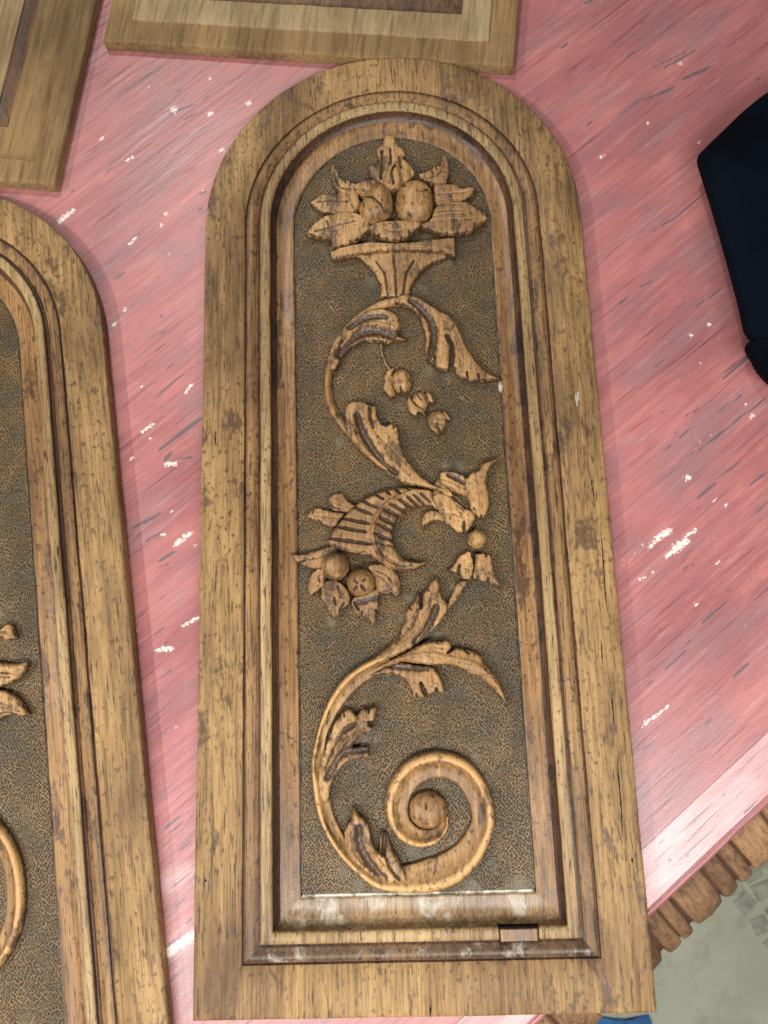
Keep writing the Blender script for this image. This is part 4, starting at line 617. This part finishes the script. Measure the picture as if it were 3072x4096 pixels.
PROF = {'round': [(0, -.1), (.0, .38), (.07, .66), (.2, .9), (.36, 1.0), (.52, .97), (.68, .84), (.84, .62), (.95, .42), (1, .3), (1, -.1)],
        'scroll': [(0, -.1), (.0, .40), (.05, .66), (.13, .88), (.22, 1.0), (.31, .98), (.40, .84), (.52, .63), (.66, .50), (.80, .46), (.92, .46), (.98, .40), (1, .25), (1, -.1)]}
def ribbon(name, pts, H, prof, parent, mat, flip=False):
    L = smooth_line([(p[0], p[1]) for p in pts], 0.7)
    s0 = np.r_[0, np.cumsum([math.dist(pts[i][:2], pts[i + 1][:2]) for i in range(len(pts) - 1)])]
    s = np.r_[0, np.cumsum(np.hypot(*np.diff(L, axis=0).T))]; s = s / s[-1] * s0[-1]
    wd = np.interp(s, s0, [p[2] for p in pts])
    k = np.ones(9) / 9; wd = np.convolve(np.pad(wd, 4, 'edge'), k, 'valid')
    tg = np.gradient(L, axis=0); tg /= np.linalg.norm(tg, axis=1)[:, None] + 1e-9
    nr = np.c_[-tg[:, 1], tg[:, 0]] * (-1 if flip else 1)       # from outer rim to inner edge
    H = H * 1.4; pr = PROF[prof]; m = len(pr); V = np.zeros((len(L), m, 3)); var = np.zeros((len(L), m))
    hs = H * np.clip(0.55 + wd / 22, 0.6, 1.0)
    for j, (a, q) in enumerate(pr):
        xy = L + nr * ((a - .5) * wd)[:, None]
        V[:, j, :2] = xy / 1000
        V[:, j, 2] = ZG + (hs * q + (vnoise(xy[:, 0], xy[:, 1], 4.5) * .35 if q > 0 else 0)) / 1000
        if prof == 'scroll': var[:, j] = .36 if .4 < a < .9 else (-.45 if .1 < a < .35 else 0)
        if a in (0, 1): var[:, j] = .7
    idx = np.arange(V.shape[0] * m).reshape(-1, m)
    f = np.stack([idx[:-1, :-1], idx[:-1, 1:], idx[1:, 1:], idx[1:, :-1]], -1).reshape(-1, 4)
    if flip: f = f[:, ::-1]
    return mesh_object(name, V.reshape(-1, 3), f, mat, parent, True, {'varnish': var.ravel()})

def ground_sheet(parent):
    u = .0720; xs = np.arange(u, W - u + 1e-6, 0.001); xs = np.linspace(u, W - u, len(xs))
    n = 220; V = np.zeros((len(xs), n, 3))
    for i, x in enumerate(xs):
        top = YS + math.sqrt(max((R0 - u) ** 2 - (x - W / 2) ** 2, 0)); ys = np.linspace(u, top, n)
        V[i, :, 0] = x; V[i, :, 1] = ys
        V[i, :, 2] = ZG + (vnoise(np.full(n, x * 1000), ys * 1000, 9) * .5 + vnoise(np.full(n, x * 1000) + 77, ys * 1000, 3) * .22) / 1000
    idx = np.arange(len(xs) * n).reshape(len(xs), n)
    f = np.stack([idx[:-1, :-1], idx[1:, :-1], idx[1:, 1:], idx[:-1, 1:]], -1).reshape(-1, 4)
    X = V[:, :, 0].ravel() * 1000; Y = V[:, :, 1].ravel() * 1000; du = np.zeros(X.size)
    for (dx, dy, r, a) in DUST_SHEEN: du = np.maximum(du, a * np.exp(-((X - dx) ** 2 + (Y - dy) ** 2) / r ** 2))
    return mesh_object('ground', V.reshape(-1, 3), f, M_GROUND, parent, True, {'dust_sheen': du})

def disc(name, x, y, z, rx, ry, mat, parent, n=12, dome=0.0, seed=0):
    rr = random.Random(seed); V = [(x, y, z + dome)]
    for ring, s in ((1, .6), (2, 1.0)):
        for i in range(n):
            a = 2 * math.pi * i / n; q = s * rr.uniform(.8, 1.15)
            V.append((x + rx * q * math.cos(a), y + ry * q * math.sin(a), z + dome * (1 - s) * .8 + (0 if ring == 1 else -.0002)))
    F = [(0, 1 + i, 1 + (i + 1) % n) for i in range(n)] + [(1 + i, 1 + n + i, 1 + n + (i + 1) % n, 1 + (i + 1) % n) for i in range(n)]
    return poly_object(name, V, F, mat, parent, True)

panel = thing('carved_panel', 'carved arch topped wooden panel with fruit basket, horn and scroll, lying in the middle', 'carved panel', (0, 0, 0), 0, 'arched carved panels')
frame_parts = [sweep('frame_board', P_FRAME, M_FRAME, panel, wob=.00030), sweep('outer_moulding', P_MOULD, M_MOULD, panel, span='upper'), sweep('bottom_moulding', P_MOULD, M_MOULD_B, panel, span='bottom'), sweep('fillet', P_FILLET, M_FILLET, panel), sweep('quirk', P_QUIRK, M_QUIRK, panel), sweep('fillet_step', P_STEP, M_QUIRK, panel), sweep('cove_edge', P_COVE_EDGE, M_COVE_E, panel, span='upper'), sweep('cove_edge', P_COVE_EDGE, M_COVE_B, panel, span='bottom'),
               sweep('cove', P_COVE, M_COVE, panel, span='upper'), sweep('bottom_cove', P_COVE, M_COVE_B, panel, span='bottom'),
               sweep('scribed_line', P_LINE, M_GROOVE, panel, span='upper'), sweep('bottom_line', P_LINE_B, M_GROOVE_B, panel, span='bottom'), ground_sheet(panel)]
frame_parts[9]['label'] = 'dusty hollow moulding along the bottom, whitened in part by painted sheen'
ornaments = []
rim = None
for (nm, H, w, crown, base, o, fts) in PIECES:
    ob = carve(nm, H, w, crown, base, o, fts, panel, M_CARVE)
    if nm == 'basket': basket = ob
    elif nm == 'basket_rim': ob.parent = basket
    else: ornaments.append((ob, max(p[0] for p in o), np.mean([p[1] for p in o])))
for (nm, pts, H, pr) in RIBBONS:
    ornaments.append((ribbon(nm, pts, H, pr, panel, M_CARVE), 150, 60 if nm == 'scroll' else 430))
# inset repair plug at the lower right of the fillet, in a dark slot
v, f = box_mesh(.2016, .2279, .0441, .0535, T - .003, T + .00285, .0002); poly_object('plug_slot', v, f, M_HOLE, panel)
v, f = box_mesh(.2025, .2270, .0449, .0525, T - .002, T + .0040, .0005); poly_object('wood_plug', v, f, M_COVE, panel)
holes = [(11.3, 577.6, .5, 1.5), (10.5, 408.2, .5, .9), (291.9, 541.2, .6, 1.2), (292.7, 91.1, .6, 1.7), (7.7, 85.1, .7, .9), (155.2, 4.4, .7, 1.8), (142.3, 713.1, .6, .8)]
for i, (x, y, rx, ry) in enumerate(holes): disc('nail_hole', x / 1000, y / 1000, T + .00025, rx / 1000, ry / 1000, M_HOLE, panel, 9, 0, i)
def crack(pts, w, parent):
    L = smooth_line(pts, 1.5); n = len(L); V = []
    for i, (x, y) in enumerate(L):
        q = w * (0.15 + 0.85 * math.sin(math.pi * (i + .5) / n)) * random.uniform(.6, 1.2); x += random.uniform(-.12, .12)
        V += [((x - q) / 1000, y / 1000, T + .00022), ((x + q) / 1000, y / 1000, T + .00022)]
    return poly_object('crack', V, [(2 * i, 2 * i + 1, 2 * i + 3, 2 * i + 2) for i in range(n - 1)], M_HOLE, parent)
for c in CRACKS: crack(c, .42, panel)
for i, (x, y, rx, ry) in enumerate([(228.5, 428, 1.6, 5), (283.5, 412, 1.0, 5.5), (284.8, 416, .8, 3.5)]):
    disc('residue_smear', x / 1000, y / 1000, (T - .0074 if i == 0 else T + .0002), rx / 1000, ry / 1000, M_RESIDUE, panel, 14, .0002, i + 20)

# ------------------------------------------------------------------ the second carved panel, at the left
def copy_part(o, parent):
    c = o.copy(); COL.objects.link(c); c.parent = parent
    for g in o.children: copy_part(g, c)
    return c
panel2 = thing('carved_panel', 'second arched carved panel, cut off by the left edge of the picture', 'carved panel', (-.30425, -.11374, 0), 0.1297, 'arched carved panels')
for o in frame_parts + [basket]: copy_part(o, panel2)
for (o, cx, cy) in ornaments:
    if o.name.split('.')[0] in ('scroll', 'scroll_eye', 'flower', 'flower_petal') or cx > 185 or (cy < 160): continue
    copy_part(o, panel2)
carve('leaf', 4, 1.4, .6, 0, [(186,346),(197,349.6),(203,349.1),(206.2,350.6),(209.2,351.3),(211.7,349.7),(212.7,346.5),(214.1,339.9),(210,339.1),(206,339.7),(203.6,342.3),(196.6,342.8)], [([(198,346),(206,345.5),(212,342)],1,.8,.5)], panel2, M_CARVE)
carve('leaf', 5.4, 1.8, .8, 0, [(186,318),(194.2,326.4),(201.6,324.7),(209,322.6),(216.4,321.6),(221.5,321.6),(221.5,318.1),(219.4,314.5),(215.7,311.3),(210.6,308.7),(204.5,307.3),(193.1,307.7)], [([(194,316.8),(204,316.4),(214,314.1)],.6,1.0,.7),([(194,314.6),(202,314),(210,312.2)],.6,1.0,.7),([(196,322),(210,319.5),(219,319)],1.2,-.6,0)], panel2, M_CARVE)
carve('leaf', 4.8, 1.6, .9, 0, [(184,296),(193.1,306.6),(200.5,305),(206.3,302.5),(212.4,297.8),(216.9,290.9),(219.3,286.2),(219.8,284.6,1),(214.5,283.9),(208.2,285.9),(202.3,285.7),(191.8,283.6)], [([(194,297.3),(207.2,293.4),(214.2,288)],1.2,1.0,.5),([(196,287),(205,288.5),(213,285)],.5,1.2,.9)], panel2, M_CARVE)
ribbon('scroll', [(150,224,11),(168,225,12),(181.9,218.8,12.5),(191.5,207.6,13),(198.2,194.8,13.5),(201.4,181.5,13.5),(202,168.4,13.5),(200.6,154.8,13.5),(196.2,141.6,13),(188.4,130.4,13),(177.7,122.1,13),(160,116,12),(140,117,10)], 5.0, 'scroll', panel2, M_CARVE, flip=True)

# ------------------------------------------------------------------ the two plain doors lying at the top
def door(label, loc, rz, w, h, bands, mats, names, th):
    """rectangular cabinet door, local origin at its lower right corner, x leftwards negative"""
    root = thing('cabinet_door', label, 'cabinet door', loc, rz, 'plain cabinet doors')
    def ring(prof, mat, name, cap=False):
        V = []; n = 60
        for (u, z) in prof:
            x0, x1, y0, y1 = -w + u, -u, u, h - u
            P = [(x0 + (x1 - x0) * i / n, y0) for i in range(n)] + [(x1, y0 + (y1 - y0) * i / n) for i in range(n)] + [(x1 + (x0 - x1) * i / n, y1) for i in range(n)] + [(x0, y1 + (y0 - y1) * i / n) for i in range(n)]
            p = np.array(P); wb = vnoise(p[:, 0] * 1000 + loc[0] * 777, p[:, 1] * 1000, 8) * .0006
            V.append(np.c_[p[:, 0] + wb * .5, p[:, 1] + wb * .7, np.full(len(p), z) + wb * .35])
        V = np.stack(V, 1); m, k = V.shape[:2]; idx = np.arange(m * k).reshape(m, k); nx = np.roll(idx, -1, 0)
        f = np.stack([idx[:, :-1], nx[:, :-1], nx[:, 1:], idx[:, 1:]], -1).reshape(-1, 4)
        return mesh_object(name, V.reshape(-1, 3), f, mat, root, True)
    for prof, mat, name in zip(bands, mats, names): ring(prof, mat, name)
    u, z = bands[-1][-1]
    X, Y = np.meshgrid(np.linspace(-w + u - .002, -u + .002, 40), np.linspace(u - .002, h - u + .002, 60), indexing='ij')
    idx = np.arange(X.size).reshape(X.shape); f = np.stack([idx[:-1, :-1], idx[1:, :-1], idx[1:, 1:], idx[:-1, 1:]], -1).reshape(-1, 4)
    mesh_object('centre_panel', np.c_[X.ravel(), Y.ravel(), np.full(X.size, z + .0004) + vnoise(X.ravel() * 1000, Y.ravel() * 1000, 30) * .0004], f, mats[-1], root, True)
    return root
d1 = .0095
door('pale wooden cabinet door touching the arch top, its dark inner groove cut off above', (.2565, .7065, 0), D(-8.1), .352, .52,
     [[(0, .0005), (0, d1 - .0008), (.0008, d1), (.004, d1), (.0222, d1 - .0002)],
      [(.0222, d1 - .0006), (.0226, d1 + .0012), (.024, d1 + .0016), (.036, d1 + .0014), (.0470, d1 + .0008)],
      [(.0470, d1 + .0006), (.0480, d1 - .0030), (.052, d1 - .0046), (.058, d1 - .0040), (.066, d1 - .0010), (.070, d1 + .0005)],
      [(.070, d1 + .0007), (.09, d1 + .0008)]],
     [M_DOOR, M_DOOR_B, M_DOOR_D, M_DOOR_B], ['frame_board', 'raised_band', 'groove_moulding', 'inner_band'], d1)
door('pale wooden cabinet door at the upper left corner with narrow brown groove', (-.1278, .6195, 0), D(-8.6), .30, .55,
     [[(0, .0005), (0, d1 - .0010), (.001, d1), (.005, d1), (.0205, d1)],
      [(.0205, d1 - .0002), (.0212, d1 - .0010), (.030, d1 - .0008), (.0505, d1 - .0004)],
      [(.0505, d1 - .0004), (.0520, d1 - .0026), (.054, d1 - .0020), (.060, d1 + .0006), (.0625, d1 + .0010), (.0640, d1 - .0008)],
      [(.0640, d1 - .0008), (.09, d1 - .0002)]],
     [M_DOOR, M_DOOR, M_DOOR_D, M_DOOR_B], ['frame_board', 'sunk_band', 'groove_moulding', 'inner_band'], d1)

# ------------------------------------------------------------------ dark garment at the right edge
garment = thing('garment', 'dark navy fabric garment on the pink table at the right edge', 'garment', (.45, .53, 0))
def cloth_piece(name, outline, zc, fold, centre):
    """thick soft cloth: rings drawn in from its outline, with a rounded edge and folds"""
    O = smooth_outline(outline, 1.6); C = np.array(centre, float); n = len(O)
    rings = []
    for s, q in ((.88, 0.01), (.93, .2), (.97, .42), (.993, .62), (1.0, .8), (.997, .89), (.987, .95), (.97, .99), (.95, 1), (.9, 1), (.84, 1), (.76, 1), (.67, 1), (.57, 1), (.46, 1), (.34, 1), (.22, 1), (.1, 1), (.01, 1)):
        p = C + (O - C) * s
        f_ = fold(p[:, 0], p[:, 1]) * min(1, max(0, .985 - s) / .08) * (1 if q > .9 else 0)
        rings.append(np.c_[p, np.full(n, zc * q) + f_])
    V = np.stack(rings, 1) / 1000; k = V.shape[1]
    idx = np.arange(n * k).reshape(n, k); nx = np.roll(idx, -1, 0)
    f = np.stack([idx[:, :-1], nx[:, :-1], nx[:, 1:], idx[:, 1:]], -1).reshape(-1, 4)
    return mesh_object(name, V.reshape(-1, 3) - np.array([.45, .53, 0]), f[:, ::-1], M_FABRIC, garment, True)
cloth_piece('fabric', [(390.8,603.1,1),(399.6,611.5),(412.5,623.4),(431.9,640.9),(455,657),(520,690),(640,690),(660,560),(600,440),(470,441),(415,446.5,1),(409.4,455.5),(407.5,477.8),(404.3,506.2),(398.1,555)], 30,
            lambda X, Y: vnoise(X * .6 + Y * .35, Y * .2, 26) * 14 + vnoise(X, Y, 60) * 8, (520, 560))
cloth_piece('fabric_fold', [(409.8,447.5),(411.9,438.3),(414.8,429.8),(424,418),(450,400),(520,380),(620,400),(620,448),(500,450),(430,449)], 27,
            lambda X, Y: vnoise(X * .3, Y, 14) * 5, (515, 420))

# ------------------------------------------------------------------ blue scrap on the floor
bl = thing('blue_scrap', 'small bright blue scrap on the floor under the table edge', 'scrap', (.462, -.385, FLOOR_Z))
def blue(n=16):
    V = []; F = []
    for i in range(n + 1):
        for j in range(n + 1):
            x = (i / n - .5) * .075; y = (j / n - .5) * .075
            r = math.hypot(x, y) / .0375; a = math.atan2(y, x)
            V.append((x * (1 + .2 * math.sin(3 * a)), y * (1 + .15 * math.cos(2 * a)), .002 + .02 * math.exp(-r * r * 1.2) * (1 + .4 * math.sin(5 * a + 9 * r)) + .004 * float(vnoise(i * 3.1, j * 2.7, 4))))
    for i in range(n):
        for j in range(n): F.append((i * (n + 1) + j, (i + 1) * (n + 1) + j, (i + 1) * (n + 1) + j + 1, i * (n + 1) + j + 1))
    return mesh_object('crumpled_sheet', V, F, M_BLUE, bl)
blue()
